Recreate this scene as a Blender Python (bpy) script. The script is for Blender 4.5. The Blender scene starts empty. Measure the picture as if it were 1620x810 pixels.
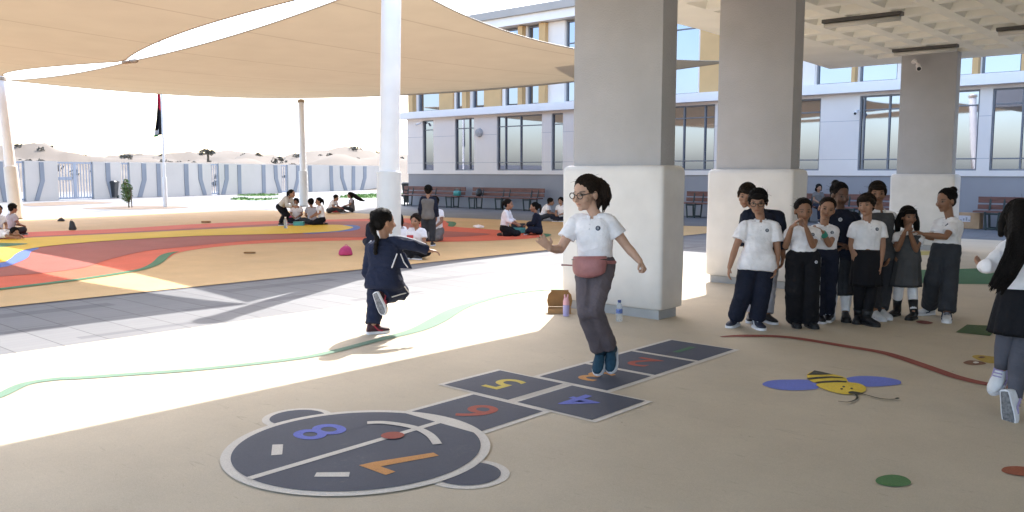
import bpy, bmesh, math, random
import numpy as np
from mathutils import Vector, Matrix, noise
from mathutils.bvhtree import BVHTree
from mathutils.geometry import tessellate_polygon
random.seed(7)
R = math.radians
scene = bpy.context.scene
COL = scene.collection
V = Vector
Z = V((0, 0, 1))

# ------------------------------------------------------------------ camera frame
F_PX, PITCH, ROLL, YAW, CH = 1352.0, R(5.6), R(.12), R(41.65), 1.42
FW = V((-math.sin(YAW)*math.cos(PITCH), math.cos(YAW)*math.cos(PITCH), -math.sin(PITCH)))
_r = V((math.cos(YAW), math.sin(YAW), 0)); _u = _r.cross(FW)
RT = _r*math.cos(ROLL)+_u*math.sin(ROLL); UP = _u*math.cos(ROLL)-_r*math.sin(ROLL)
CAM = V((0, 0, CH))
FH = V((-math.sin(YAW), math.cos(YAW), 0))      # horizontal view direction
RH = V((math.cos(YAW), math.sin(YAW), 0))
def ray(x, y): return FW+RT*((x-810)/F_PX)-UP*((y-405)/F_PX)
def G(x, y, z=0.0):
    d = ray(x, y); return CAM+d*((z-CH)/d.z)
def at(x, y, d): return CAM+ray(x, y)*d
def onY(x, y, Y):
    d = ray(x, y); return CAM+d*(Y/d.y)
def depth(p): return (p-CAM).dot(FW)

# ------------------------------------------------------------------ materials
MATS = {}
def new_mat(name):
    m = bpy.data.materials.new(name); m.use_nodes = True
    nt = m.node_tree; b = nt.nodes['Principled BSDF']
    return m, nt, b
def mat(name, col, rough=.7, var=.08, scale=8.0, bump=0.0, bscale=60.0, metal=0.0, spec=.4, detail=4, coat=0.0, stretch=None):
    if name in MATS: return MATS[name]
    m, nt, b = new_mat(name)
    L = nt.links.new
    tc = nt.nodes.new('ShaderNodeTexCoord'); src = tc.outputs['Object']
    if stretch:
        mp = nt.nodes.new('ShaderNodeMapping'); mp.inputs['Scale'].default_value = stretch
        L(src, mp.inputs['Vector']); src = mp.outputs[0]
    n = nt.nodes.new('ShaderNodeTexNoise'); n.inputs['Scale'].default_value = scale; n.inputs['Detail'].default_value = detail
    L(src, n.inputs['Vector'])
    mr = nt.nodes.new('ShaderNodeMapRange'); mr.inputs['From Min'].default_value = .3; mr.inputs['From Max'].default_value = .7
    mr.inputs['To Min'].default_value = 1-var; mr.inputs['To Max'].default_value = 1+var
    L(n.outputs['Fac'], mr.inputs['Value'])
    mx = nt.nodes.new('ShaderNodeMix'); mx.data_type = 'RGBA'; mx.blend_type = 'MULTIPLY'; mx.inputs[0].default_value = 1
    mx.inputs[6].default_value = (*col, 1)
    cb = nt.nodes.new('ShaderNodeCombineColor')
    for i in range(3): L(mr.outputs[0], cb.inputs[i])
    L(cb.outputs[0], mx.inputs[7]); L(mx.outputs[2], b.inputs['Base Color'])
    b.inputs['Roughness'].default_value = rough; b.inputs['Metallic'].default_value = metal
    b.inputs['Specular IOR Level'].default_value = spec; b.inputs['Coat Weight'].default_value = coat
    if bump:
        n2 = nt.nodes.new('ShaderNodeTexNoise'); n2.inputs['Scale'].default_value = bscale; n2.inputs['Detail'].default_value = 5
        L(src, n2.inputs['Vector'])
        bp = nt.nodes.new('ShaderNodeBump'); bp.inputs['Strength'].default_value = bump; bp.inputs['Distance'].default_value = .02
        L(n2.outputs['Fac'], bp.inputs['Height']); L(bp.outputs[0], b.inputs['Normal'])
    MATS[name] = m
    return m
def math_node(nt, op, a, b=None, c=None):
    n = nt.nodes.new('ShaderNodeMath'); n.operation = op
    for i, v in enumerate((a, b, c)):
        if v is None: continue
        if isinstance(v, (int, float)): n.inputs[i].default_value = v
        else: nt.links.new(v, n.inputs[i])
    return n.outputs[0]

def granule_mat(name, col, amt=.10, stains=.10, scuff=1.3, worn=None):       # poured rubber granules: fine speckle, soft wear
    if name in MATS: return MATS[name]
    m, nt, b = new_mat(name); L = nt.links.new
    tc = nt.nodes.new('ShaderNodeTexCoord')
    v = nt.nodes.new('ShaderNodeTexVoronoi'); v.inputs['Scale'].default_value = 260
    L(tc.outputs['Object'], v.inputs['Vector'])
    sx = nt.nodes.new('ShaderNodeSeparateColor'); L(v.outputs['Color'], sx.inputs[0])
    n = nt.nodes.new('ShaderNodeTexNoise'); n.inputs['Scale'].default_value = 1.3; n.inputs['Detail'].default_value = 7; n.inputs['Roughness'].default_value = .65
    L(tc.outputs['Object'], n.inputs['Vector'])
    g = math_node(nt, 'MULTIPLY_ADD', sx.outputs[0], 2*amt, 1-amt)
    w = math_node(nt, 'MULTIPLY_ADD', n.outputs['Fac'], 4*stains, 1-2*stains)
    t = math_node(nt, 'MULTIPLY', g, w)
    # scuffs: thin smeared marks, and a few dropped specks of dirt
    mp = nt.nodes.new('ShaderNodeMapping'); mp.inputs['Scale'].default_value = (2.2, 9, 1); mp.inputs['Rotation'].default_value = (0, 0, .7); L(tc.outputs['Object'], mp.inputs['Vector'])
    n3 = nt.nodes.new('ShaderNodeTexNoise'); n3.inputs['Scale'].default_value = 2.2; n3.inputs['Detail'].default_value = 9; n3.inputs['Roughness'].default_value = .7; n3.inputs['Distortion'].default_value = 1.2; L(mp.outputs[0], n3.inputs['Vector'])
    sc = math_node(nt, 'MULTIPLY', math_node(nt, 'MAXIMUM', math_node(nt, 'SUBTRACT', n3.outputs['Fac'], .60), 0), 1.5*scuff)
    v2 = nt.nodes.new('ShaderNodeTexVoronoi'); v2.inputs['Scale'].default_value = 3.1; L(tc.outputs['Object'], v2.inputs['Vector'])
    sk = math_node(nt, 'MULTIPLY', math_node(nt, 'LESS_THAN', v2.outputs['Distance'], .022), .45)
    t = math_node(nt, 'MULTIPLY', t, math_node(nt, 'SUBTRACT', math_node(nt, 'SUBTRACT', 1, sc), sk))
    mx = nt.nodes.new('ShaderNodeMix'); mx.data_type = 'RGBA'; mx.blend_type = 'MULTIPLY'; mx.inputs[0].default_value = 1
    mx.inputs[6].default_value = (*col, 1)
    if worn:
        n4 = nt.nodes.new('ShaderNodeTexNoise'); n4.inputs['Scale'].default_value = 30; n4.inputs['Detail'].default_value = 10; n4.inputs['Roughness'].default_value = .75; L(tc.outputs['Object'], n4.inputs['Vector'])
        n5 = nt.nodes.new('ShaderNodeTexNoise'); n5.inputs['Scale'].default_value = 2.6; n5.inputs['Detail'].default_value = 3; L(tc.outputs['Object'], n5.inputs['Vector'])
        wr = math_node(nt, 'MINIMUM', math_node(nt, 'MAXIMUM', math_node(nt, 'MULTIPLY', math_node(nt, 'SUBTRACT', math_node(nt, 'MULTIPLY_ADD', n5.outputs['Fac'], .35, n4.outputs['Fac']), .77), 3), 0), .5)
        wx = nt.nodes.new('ShaderNodeMix'); wx.data_type = 'RGBA'; L(wr, wx.inputs[0]); wx.inputs[6].default_value = (*col, 1); wx.inputs[7].default_value = (*worn, 1); L(wx.outputs[2], mx.inputs[6])
    cb = nt.nodes.new('ShaderNodeCombineColor')
    for i in range(3): L(t, cb.inputs[i])
    L(cb.outputs[0], mx.inputs[7]); L(mx.outputs[2], b.inputs['Base Color'])
    b.inputs['Roughness'].default_value = .78; b.inputs['Specular IOR Level'].default_value = .3
    bp = nt.nodes.new('ShaderNodeBump'); bp.inputs['Strength'].default_value = .25; bp.inputs['Distance'].default_value = .003
    L(v.outputs['Distance'], bp.inputs['Height']); L(bp.outputs[0], b.inputs['Normal'])
    MATS[name] = m
    return m

def paving_mat():
    m, nt, b = new_mat('paving_slabs'); L = nt.links.new
    tc = nt.nodes.new('ShaderNodeTexCoord')
    mp = nt.nodes.new('ShaderNodeMapping'); mp.inputs['Location'].default_value = (.1, -.16, 0)
    L(tc.outputs['Object'], mp.inputs['Vector'])
    br = nt.nodes.new('ShaderNodeTexBrick'); br.offset = 0; br.inputs['Scale'].default_value = 1
    br.inputs['Brick Width'].default_value = 1.2; br.inputs['Row Height'].default_value = .368; br.inputs['Mortar Size'].default_value = .006
    br.inputs['Color1'].default_value = (.14, .14, .145, 1); br.inputs['Color2'].default_value = (.17, .17, .173, 1)
    br.inputs['Mortar'].default_value = (.075, .075, .078, 1); br.inputs['Bias'].default_value = 0
    L(mp.outputs[0], br.inputs['Vector'])
    b2 = nt.nodes.new('ShaderNodeTexBrick'); b2.offset = .5; b2.inputs['Scale'].default_value = 1
    b2.inputs['Brick Width'].default_value = .12; b2.inputs['Row Height'].default_value = .368; b2.inputs['Mortar Size'].default_value = .003
    b2.inputs['Color1'].default_value = (.94, .94, .95, 1); b2.inputs['Color2'].default_value = (1.0, 1.0, 1.0, 1); b2.inputs['Mortar'].default_value = (.72, .72, .73, 1)
    L(mp.outputs[0], b2.inputs['Vector'])
    mx = nt.nodes.new('ShaderNodeMix'); mx.data_type = 'RGBA'; mx.blend_type = 'MULTIPLY'; mx.inputs[0].default_value = 1
    L(br.outputs['Color'], mx.inputs[6]); L(b2.outputs['Color'], mx.inputs[7])
    # darker paver dashes running along the walkway
    sp = nt.nodes.new('ShaderNodeSeparateXYZ'); L(tc.outputs['Object'], sp.inputs[0])
    tot = None
    for x0, w, ph, ln in ((-9.35, .12, .2, .55), (-8.32, .10, .55, .6), (-7.62, .06, .0, .35), (-9.9, .06, 0, 1.1)):
        d = math_node(nt, 'ABSOLUTE', math_node(nt, 'SUBTRACT', sp.outputs[0], x0))
        a = math_node(nt, 'LESS_THAN', d, w)
        fr = math_node(nt, 'FRACT', math_node(nt, 'MULTIPLY_ADD', sp.outputs[1], 1/2.944, ph))
        k = math_node(nt, 'MULTIPLY', a, math_node(nt, 'LESS_THAN', fr, ln))
        tot = k if tot is None else math_node(nt, 'MAXIMUM', tot, k)
    m2 = nt.nodes.new('ShaderNodeMix'); m2.data_type = 'RGBA'; m2.blend_type = 'MULTIPLY'
    L(math_node(nt, 'MULTIPLY', tot, .8), m2.inputs[0]); L(mx.outputs[2], m2.inputs[6]); m2.inputs[7].default_value = (.62, .62, .66, 1)
    n = nt.nodes.new('ShaderNodeTexNoise'); n.inputs['Scale'].default_value = .8; n.inputs['Detail'].default_value = 8
    L(tc.outputs['Object'], n.inputs['Vector'])
    t = math_node(nt, 'MULTIPLY_ADD', n.outputs['Fac'], .35, .82)
    cb = nt.nodes.new('ShaderNodeCombineColor')
    for i in range(3): L(t, cb.inputs[i])
    m3 = nt.nodes.new('ShaderNodeMix'); m3.data_type = 'RGBA'; m3.blend_type = 'MULTIPLY'; m3.inputs[0].default_value = 1
    L(m2.outputs[2], m3.inputs[6]); L(cb.outputs[0], m3.inputs[7]); L(m3.outputs[2], b.inputs['Base Color'])
    b.inputs['Roughness'].default_value = .75
    bp = nt.nodes.new('ShaderNodeBump'); bp.inputs['Strength'].default_value = .3; bp.inputs['Distance'].default_value = .004
    L(br.outputs['Fac'], bp.inputs['Height']); bp.invert = True; L(bp.outputs[0], b.inputs['Normal'])
    return m

def sail_mat():
    m, nt, b = new_mat('shade_cloth'); L = nt.links.new
    tc = nt.nodes.new('ShaderNodeTexCoord')
    n = nt.nodes.new('ShaderNodeTexNoise'); n.inputs['Scale'].default_value = 1.2; n.inputs['Detail'].default_value = 6
    L(tc.outputs['Object'], n.inputs['Vector'])
    w = nt.nodes.new('ShaderNodeTexWave'); w.wave_type = 'BANDS'; w.bands_direction = 'X'; w.inputs['Scale'].default_value = 40; w.inputs['Distortion'].default_value = .3
    L(tc.outputs['Object'], w.inputs['Vector'])
    t = math_node(nt, 'ADD', math_node(nt, 'MULTIPLY_ADD', n.outputs['Fac'], .16, .86), math_node(nt, 'MULTIPLY', w.outputs['Fac'], .05))
    # doubled fabric at the panel seams
    sp = nt.nodes.new('ShaderNodeSeparateXYZ'); L(tc.outputs['Object'], sp.inputs[0])
    fr = math_node(nt, 'FRACT', math_node(nt, 'MULTIPLY', math_node(nt, 'ADD', sp.outputs[0], 50.3), 1/2.9))
    seam = math_node(nt, 'LESS_THAN', fr, .018)
    t = math_node(nt, 'MULTIPLY', t, math_node(nt, 'MULTIPLY_ADD', seam, -.22, 1))
    cb = nt.nodes.new('ShaderNodeCombineColor')
    for i in range(3): L(t, cb.inputs[i])
    def tint(c):
        mx = nt.nodes.new('ShaderNodeMix'); mx.data_type = 'RGBA'; mx.blend_type = 'MULTIPLY'; mx.inputs[0].default_value = 1
        mx.inputs[6].default_value = (*c, 1); L(cb.outputs[0], mx.inputs[7]); return mx.outputs[2]
    nt.nodes.remove(b)
    df = nt.nodes.new('ShaderNodeBsdfDiffuse'); L(tint((.45, .365, .26)), df.inputs['Color'])
    tr = nt.nodes.new('ShaderNodeBsdfTranslucent'); L(tint((.34, .262, .168)), tr.inputs['Color'])
    ms = nt.nodes.new('ShaderNodeMixShader'); ms.inputs[0].default_value = .36
    L(df.outputs[0], ms.inputs[1]); L(tr.outputs[0], ms.inputs[2])
    L(ms.outputs[0], nt.nodes['Material Output'].inputs['Surface'])
    return m

def attr_mat(name, rough=.55, bump=.15, bscale=180, sss=0.0):   # colour read from a point attribute
    m, nt, b = new_mat(name); L = nt.links.new
    a = nt.nodes.new('ShaderNodeAttribute'); a.attribute_name = 'tone'
    n = nt.nodes.new('ShaderNodeTexNoise'); n.inputs['Scale'].default_value = 25; n.inputs['Detail'].default_value = 5
    mr = math_node(nt, 'MULTIPLY_ADD', n.outputs['Fac'], .22, .89)
    cb = nt.nodes.new('ShaderNodeCombineColor')
    for i in range(3): L(mr, cb.inputs[i])
    mx = nt.nodes.new('ShaderNodeMix'); mx.data_type = 'RGBA'; mx.blend_type = 'MULTIPLY'; mx.inputs[0].default_value = 1
    L(a.outputs['Color'], mx.inputs[6]); L(cb.outputs[0], mx.inputs[7]); L(mx.outputs[2], b.inputs['Base Color'])
    b.inputs['Roughness'].default_value = rough; b.inputs['Specular IOR Level'].default_value = .35
    if sss:
        b.inputs['Subsurface Weight'].default_value = sss; b.inputs['Subsurface Radius'].default_value = (.012, .005, .003); b.inputs['Subsurface Scale'].default_value = .5
    if bump:
        n2 = nt.nodes.new('ShaderNodeTexNoise'); n2.inputs['Scale'].default_value = bscale; n2.inputs['Detail'].default_value = 4
        bp = nt.nodes.new('ShaderNodeBump'); bp.inputs['Strength'].default_value = bump; bp.inputs['Distance'].default_value = .002
        L(n2.outputs['Fac'], bp.inputs['Height']); L(bp.outputs[0], b.inputs['Normal'])
    return m
def cloth(name, col, rough=.85): return mat('cloth_'+name, col, rough, .14, 9, .35, 38, spec=.2)
def hair_mat(name, col):
    return mat('hair_'+name, col, .6, .5, 60, .5, 90, spec=.10, stretch=(3, 3, .5))

# ------------------------------------------------------------------ mesh helpers
def frame_from(d, side=None):
    d = d.normalized()
    s = side if side is not None else (Z if abs(d.z) < .9 else V((1, 0, 0)))
    a = s-d*s.dot(d)
    if a.length < 1e-5: a = d.orthogonal()
    a.normalize(); return a, d.cross(a)
def ring(bm, c, a, b, ra, rb, n, e=2.0):
    vs = []
    for i in range(n):
        t = 2*math.pi*i/n; ct, st = math.cos(t), math.sin(t)
        x = math.copysign(abs(ct)**(2/e), ct); y = math.copysign(abs(st)**(2/e), st)
        vs.append(bm.verts.new(c+a*(x*ra)+b*(y*rb)))
    return vs
def bridge(bm, r0, r1):
    n = len(r0)
    for i in range(n): bm.faces.new((r0[i], r0[(i+1) % n], r1[(i+1) % n], r1[i]))
def tube(bm, pts, rad, n=10, ends=True, side=None, flat=1.0):
    pts = [V(p) for p in pts]
    if not isinstance(rad, (list, tuple)): rad = [rad]*len(pts)
    if ends:
        d0 = (pts[0]-pts[1]).normalized(); d1 = (pts[-1]-pts[-2]).normalized()
        pre = [(pts[0]+d0*rad[0]*s, rad[0]*c) for s, c in ((.92, .4), (.6, .8))]
        post = [(pts[-1]+d1*rad[-1]*s, rad[-1]*c) for s, c in ((.6, .8), (.92, .4))]
        P = [p for p, _ in pre]+pts+[p for p, _ in post]; Q = [q for _, q in pre]+list(rad)+[q for _, q in post]
    else: P, Q = pts, list(rad)
    rings = []; pa = None
    for i, p in enumerate(P):
        if i == 0: d = P[1]-P[0]
        elif i == len(P)-1: d = P[-1]-P[-2]
        else: d = (P[i+1]-p).normalized()+(p-P[i-1]).normalized()
        if d.length < 1e-6: d = P[i]-P[i-1]
        a, b = frame_from(d, side if side is not None else pa)
        pa = a
        rings.append(ring(bm, p, a, b, Q[i], Q[i]*flat, n))
    for r0, r1 in zip(rings, rings[1:]): bridge(bm, r0, r1)
    bm.faces.new(list(reversed(rings[0]))); bm.faces.new(rings[-1])
def loft(bm, secs, n=24, cap=True):
    rings = [ring(bm, c, a, b, ra, rb, n, e) for c, a, b, ra, rb, e in secs]
    for r0, r1 in zip(rings, rings[1:]): bridge(bm, r0, r1)
    if cap: bm.faces.new(list(reversed(rings[0]))); bm.faces.new(rings[-1])
    return rings
def ball(bm, c, radii, M=None, u=16, v=10):
    if isinstance(radii, (int, float)): radii = (radii,)*3
    m = Matrix.Translation(c) @ ((M.to_4x4()) if M is not None else Matrix.Identity(4)) @ Matrix.Diagonal((*radii, 1))
    bmesh.ops.create_uvsphere(bm, u_segments=u, v_segments=v, radius=1, matrix=m)
def box(bm, lo, hi, M=None, bevel=0.0):
    lo, hi = V(lo), V(hi); c = (lo+hi)/2; s = hi-lo
    m = (M if M is not None else Matrix.Identity(4)) @ Matrix.Translation(c) @ Matrix.Diagonal((s.x, s.y, s.z, 1))
    g = bmesh.ops.create_cube(bm, size=1, matrix=m)
    if bevel:
        es = list({e for v in g['verts'] for e in v.link_edges})
        bmesh.ops.bevel(bm, geom=es, offset=bevel, segments=2, affect='EDGES', profile=.6)
def cyl(bm, p0, p1, r0, r1=None, n=16): tube(bm, [p0, p1], [r0, r0 if r1 is None else r1], n, ends=False)
def prism(bm, poly, d):       # polygon of world points extruded along d
    a = [bm.verts.new(p) for p in poly]; b = [bm.verts.new(V(p)+d) for p in poly]
    n = len(a)
    bm.faces.new(a); bm.faces.new(list(reversed(b)))
    for i in range(n): bm.faces.new((a[i], b[i], b[(i+1) % n], a[(i+1) % n]))

def obj(name, bm, m, parent=None, smooth=False, recalc=True):
    if recalc: bmesh.ops.recalc_face_normals(bm, faces=bm.faces)
    me = bpy.data.meshes.new(name); bm.to_mesh(me); bm.free()
    return link(name, me, m, parent, smooth)
def link(name, me, m, parent=None, smooth=False):
    o = bpy.data.objects.new(name, me); COL.objects.link(o)
    if m is not None:
        me.materials.append(m)
    if smooth:
        me.polygons.foreach_set('use_smooth', [True]*len(me.polygons))
    if parent is not None:
        p = parent; off = V((0, 0, 0))
        while p is not None: off += p.location; p = p.parent
        me.transform(Matrix.Translation(-off)); o.parent = parent
    return o
def auto_smooth(o, ang=40):
    me = o.data
    me.polygons.foreach_set('use_smooth', [True]*len(me.polygons)); me.set_sharp_from_angle(angle=R(ang))
    return o
def tag(o, label=None, cat=None, group=None, kind=None):
    if label: o['label'] = label
    if cat: o['category'] = cat
    if group: o['group'] = group
    if kind: o['kind'] = kind
    return o
def thing(name, label, cat, loc=(0, 0, 0), group=None):
    o = bpy.data.objects.new(name, None); COL.objects.link(o); o.location = loc; o.empty_display_size = .2
    return tag(o, label, cat, group)
def dup(root, loc, label=None, group=None):
    def cp(o, parent):
        c = o.copy(); COL.objects.link(c); c.parent = parent
        for ch in list(o.children): cp(ch, c)
        return c
    c = cp(root, None); c.location = loc
    if label: c['label'] = label
    if group: c['group'] = group
    return c
def BM(): return bmesh.new()
def remesh(name, bm, voxel, m, parent, smooth=3, fold=None):
    bmesh.ops.recalc_face_normals(bm, faces=bm.faces)
    me = bpy.data.meshes.new('tmp'); bm.to_mesh(me); bm.free()
    o = bpy.data.objects.new('tmp', me); COL.objects.link(o)
    md = o.modifiers.new('r', 'REMESH'); md.mode = 'VOXEL'; md.voxel_size = voxel; md.use_smooth_shade = True
    if smooth:
        ms = o.modifiers.new('s', 'SMOOTH'); ms.iterations = smooth; ms.factor = .5
    dg = bpy.context.evaluated_depsgraph_get()
    me2 = bpy.data.meshes.new_from_object(o.evaluated_get(dg))
    bpy.data.objects.remove(o); bpy.data.meshes.remove(me)
    me2.name = name
    if fold:
        n = len(me2.vertices); co = np.empty(n*3); me2.vertices.foreach_get('co', co); co = co.reshape(-1, 3)
        no = np.empty(n*3); me2.vertices.foreach_get('normal', no); no = no.reshape(-1, 3)
        amp, k, axis, seed = fold
        rs = np.random.RandomState(seed)
        h = np.zeros(n)
        for j in range(7):                           # crossing soft creases, mostly running across the cloth axis
            d = rs.normal(size=3); d = d+np.array(axis)*rs.uniform(.2, 1.6)*rs.choice((-1, 1)); d /= np.linalg.norm(d)
            w = rs.normal(size=3)*k*.35
            ph = co@d*k*rs.uniform(.6, 1.7)+1.4*np.sin(co@w+rs.uniform(0, 6))+rs.uniform(0, 6)
            h += (1-np.abs(np.sin(ph))**.7*1.4)*rs.uniform(.4, 1)*(.5+.5*np.sin(co@(rs.normal(size=3)*k*.3)+rs.uniform(0, 6)))
        h = h/3
        co += no*(h*amp)[:, None]
        me2.vertices.foreach_set('co', co.ravel()); me2.update()
    return link(name, me2, m, parent, True)

# ------------------------------------------------------------------ world, sun, camera
SH = V((.52, -.93, -1.0))                       # direction sunlight travels
el = math.atan2(1, math.hypot(SH.x, SH.y)); az = math.atan2(-SH.x, -SH.y)
w = bpy.data.worlds.new('World'); scene.world = w; w.use_nodes = True
nt = w.node_tree; bg = nt.nodes['Background']
sky = nt.nodes.new('ShaderNodeTexSky'); sky.sky_type = 'NISHITA'; sky.sun_disc = False
sky.sun_elevation = el; sky.sun_rotation = az; sky.dust_density = 2.2; sky.air_density = 1.0; sky.ozone_density = 1.0
nt.links.new(sky.outputs[0], bg.inputs[0]); bg.inputs[1].default_value = SKY_STRENGTH = .15
sl = bpy.data.lights.new('sun', 'SUN'); sl.energy = 2.0; sl.angle = R(.5); sl.color = (1, .965, .92)
so = bpy.data.objects.new('sun', sl); COL.objects.link(so); so.rotation_euler = SH.to_track_quat('-Z', 'Y').to_euler(); so.location = (0, 0, 30)
cd = bpy.data.cameras.new('camera'); cam = bpy.data.objects.new('camera', cd); COL.objects.link(cam)
M3 = Matrix((RT, UP, -FW)).transposed(); cam.matrix_world = Matrix.Translation(CAM) @ M3.to_4x4()
cd.lens = 36*F_PX/1620; cd.sensor_width = 36; cd.clip_start = .05; cd.clip_end = 3000
scene.camera = cam
vs = scene.view_settings; vs.view_transform = 'Standard'; vs.look = 'None'; vs.gamma = 1; vs.use_curve_mapping = False
vs.exposure = EXPOSURE = 2.24
scene.cycles.max_bounces = 8; scene.cycles.diffuse_bounces = 5; scene.cycles.use_denoising = True

# ------------------------------------------------------------------ palette
m_sand = mat('sand', (.20, .17, .135), .95, .15, .15, .3, 2)
m_dune = mat('dune_sand', (.135, .108, .082), .95, .2, .05, .2, 1)
m_floor = granule_mat('beige_rubber', (.51, .437, .33), amt=.07)
m_orange = granule_mat('tan_rubber', (.62, .405, .19))
m_red = granule_mat('coral_rubber', (.68, .125, .06))
m_maroon = granule_mat('maroon_rubber', (.36, .095, .07))
m_yellow = granule_mat('yellow_rubber', (.76, .52, .05))
m_blue = granule_mat('blue_rubber', (.10, .17, .52))
m_green = granule_mat('green_rubber', (.07, .19, .09))
m_pave = paving_mat()
m_pillar = mat('grey_render', (.435, .428, .44), .85, .07, 2.2, .3, 70, detail=9)
m_pad = mat('cream_vinyl', (.70, .675, .655), .5, .06, 4, .12, 9, spec=.45, detail=9)
m_base = mat('grey_skirting', (.36, .36, .37), .6, .1, 5)
m_soffit = mat('painted_concrete', (.88, .85, .77), .85, .05, 1.5, .1, 40)
m_white = mat('white_render', (.83, .765, .725), .8, .04, .7, .1, 60)
m_ledge = mat('white_trim', (.88, .84, .82), .7, .03, 1)
m_plinth = mat('grey_plinth', (.31, .305, .325), .8, .07, .8, .1, 50)
m_taupe = mat('taupe_fascia', (.42, .39, .37), .7, .05, 1)
m_mustard = mat('mustard_panel', (.60, .375, .17), .6, .06, 1.5)
m_frame = mat('grey_aluminium', (.21, .215, .235), .5, .06, 4)
m_glass = mat('mirror_glazing', (.30, .32, .39), .025, .05, .5, .012, .9, metal=1.0)
m_steelwhite = mat('white_steel', (.84, .83, .82), .45, .05, 2, .03, 20)
m_sleeve = mat('mast_padding', (.70, .69, .67), .5, .06, 3, .06, 10)
m_wallblue = mat('pale_blue_render', (.56, .50, .44), .85, .06, .5)
m_stripe = mat('slate_blue_paint', (.24, .25, .275), .8, .08, .8)
m_gate = mat('gate_steel', (.33, .35, .40), .5, .08, 3)
m_wood = mat('slat_wood', (.17, .075, .06), .55, .35, 6, .2, 40, stretch=(.6, 8, 8))
m_leg = mat('bench_iron', (.03, .045, .045), .5, .2, 6)
m_dark = mat('dark_plastic', (.03, .032, .036), .45, .15, 5)
m_card = mat('cardboard', (.36, .21, .10), .9, .1, 12, .1, 60)
m_cardin = mat('cardboard_inside', (.27, .14, .055), .9, .12, 10)
m_lamp = mat('lamp_housing', (.10, .095, .09), .5, .06, 4)
m_tube = mat('frosted_cover', (.62, .60, .55), .4, .03, 4)
m_teal = mat('teal_plastic', (.06, .30, .30), .4, .1, 5)
m_pink = mat('pink_fabric', (.48, .05, .16), .8, .2, 14, .4, 30)
m_redbag = mat('red_fabric', (.55, .06, .08), .8, .2, 14, .4, 30)
m_squaregrey = granule_mat('charcoal_rubber', (.076, .082, .108), worn=(.20, .19, .18))
m_line = granule_mat('pale_line_paint', (.62, .58, .52), worn=(.48, .425, .35))
m_leafgreen = granule_mat('leaf_green_paint', (.13, .22, .155))

# ------------------------------------------------------------------ flat sheets
def sheet(name, pts, z, m, parent=None, kind=None):
    if parent is not None: z = z*.5+.001
    pts = [V((p[0], p[1], z)) for p in pts]
    bm = BM(); vs = [bm.verts.new(p) for p in pts]
    for t in tessellate_polygon([pts]):
        f = bm.faces.new([vs[i] for i in t])
    bmesh.ops.recalc_face_normals(bm, faces=bm.faces)
    if sum(f.normal.z for f in bm.faces) < 0: bmesh.ops.reverse_faces(bm, faces=bm.faces)
    o = obj(name, bm, m, parent, recalc=False)
    if kind: o['kind'] = kind
    return o
def px(l): return [G(*p)[:2] for p in l]
def spline(pts, k=6, closed=False):
    P = [V((p[0], p[1])) for p in pts]; n = len(P); out = []
    rng = range(n) if closed else range(n-1)
    for i in rng:
        g = (lambda j: P[j % n]) if closed else (lambda j: P[max(0, min(n-1, j))])
        p0, p1, p2, p3 = g(i-1), g(i), g(i+1), g(i+2)
        for s in range(k):
            t = s/k
            out.append(.5*((2*p1)+(p2-p0)*t+(2*p0-5*p1+4*p2-p3)*t*t+(3*p1-p0-3*p2+p3)*t**3))
    if not closed: out.append(P[-1])
    return out
def ribbon(name, pts, widths, z, m, parent=None, kind=None):
    if parent is not None: z = z*.5+.001
    P = pts; n = len(P)
    if not isinstance(widths, (list, tuple)): widths = [widths]*n
    bm = BM(); prev = None
    for i, p in enumerate(P):
        d = (P[min(i+1, n-1)]-P[max(i-1, 0)]).normalized(); q = V((-d.y, d.x))*widths[i]/2
        a = bm.verts.new((p.x+q.x, p.y+q.y, z)); b = bm.verts.new((p.x-q.x, p.y-q.y, z))
        if prev: bm.faces.new((prev[0], prev[1], b, a))
        prev = (a, b)
    bmesh.ops.recalc_face_normals(bm, faces=bm.faces)
    if sum(f.normal.z for f in bm.faces) < 0: bmesh.ops.reverse_faces(bm, faces=bm.faces)
    o = obj(name, bm, m, parent, recalc=False)
    if kind: o['kind'] = kind
    return o
def circle_pts(cx, cy, r, n=64, a0=0, a1=2*math.pi):
    full = abs(a1-a0-2*math.pi) < 1e-6
    return [(cx+r*math.cos(a0+(a1-a0)*i/(n if full else n-1)), cy+r*math.sin(a0+(a1-a0)*i/(n if full else n-1))) for i in range(n)]
def annulus(name, cx, cy, r0, r1, z, m, parent, a0=0, a1=2*math.pi):
    pts = [V(p) for p in circle_pts(cx, cy, (r0+r1)/2, 72, a0, a1)]
    if abs(a1-a0-2*math.pi) < 1e-6: pts += [pts[0], pts[1]]
    return ribbon(name, pts, r1-r0, z, m, parent)

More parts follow.
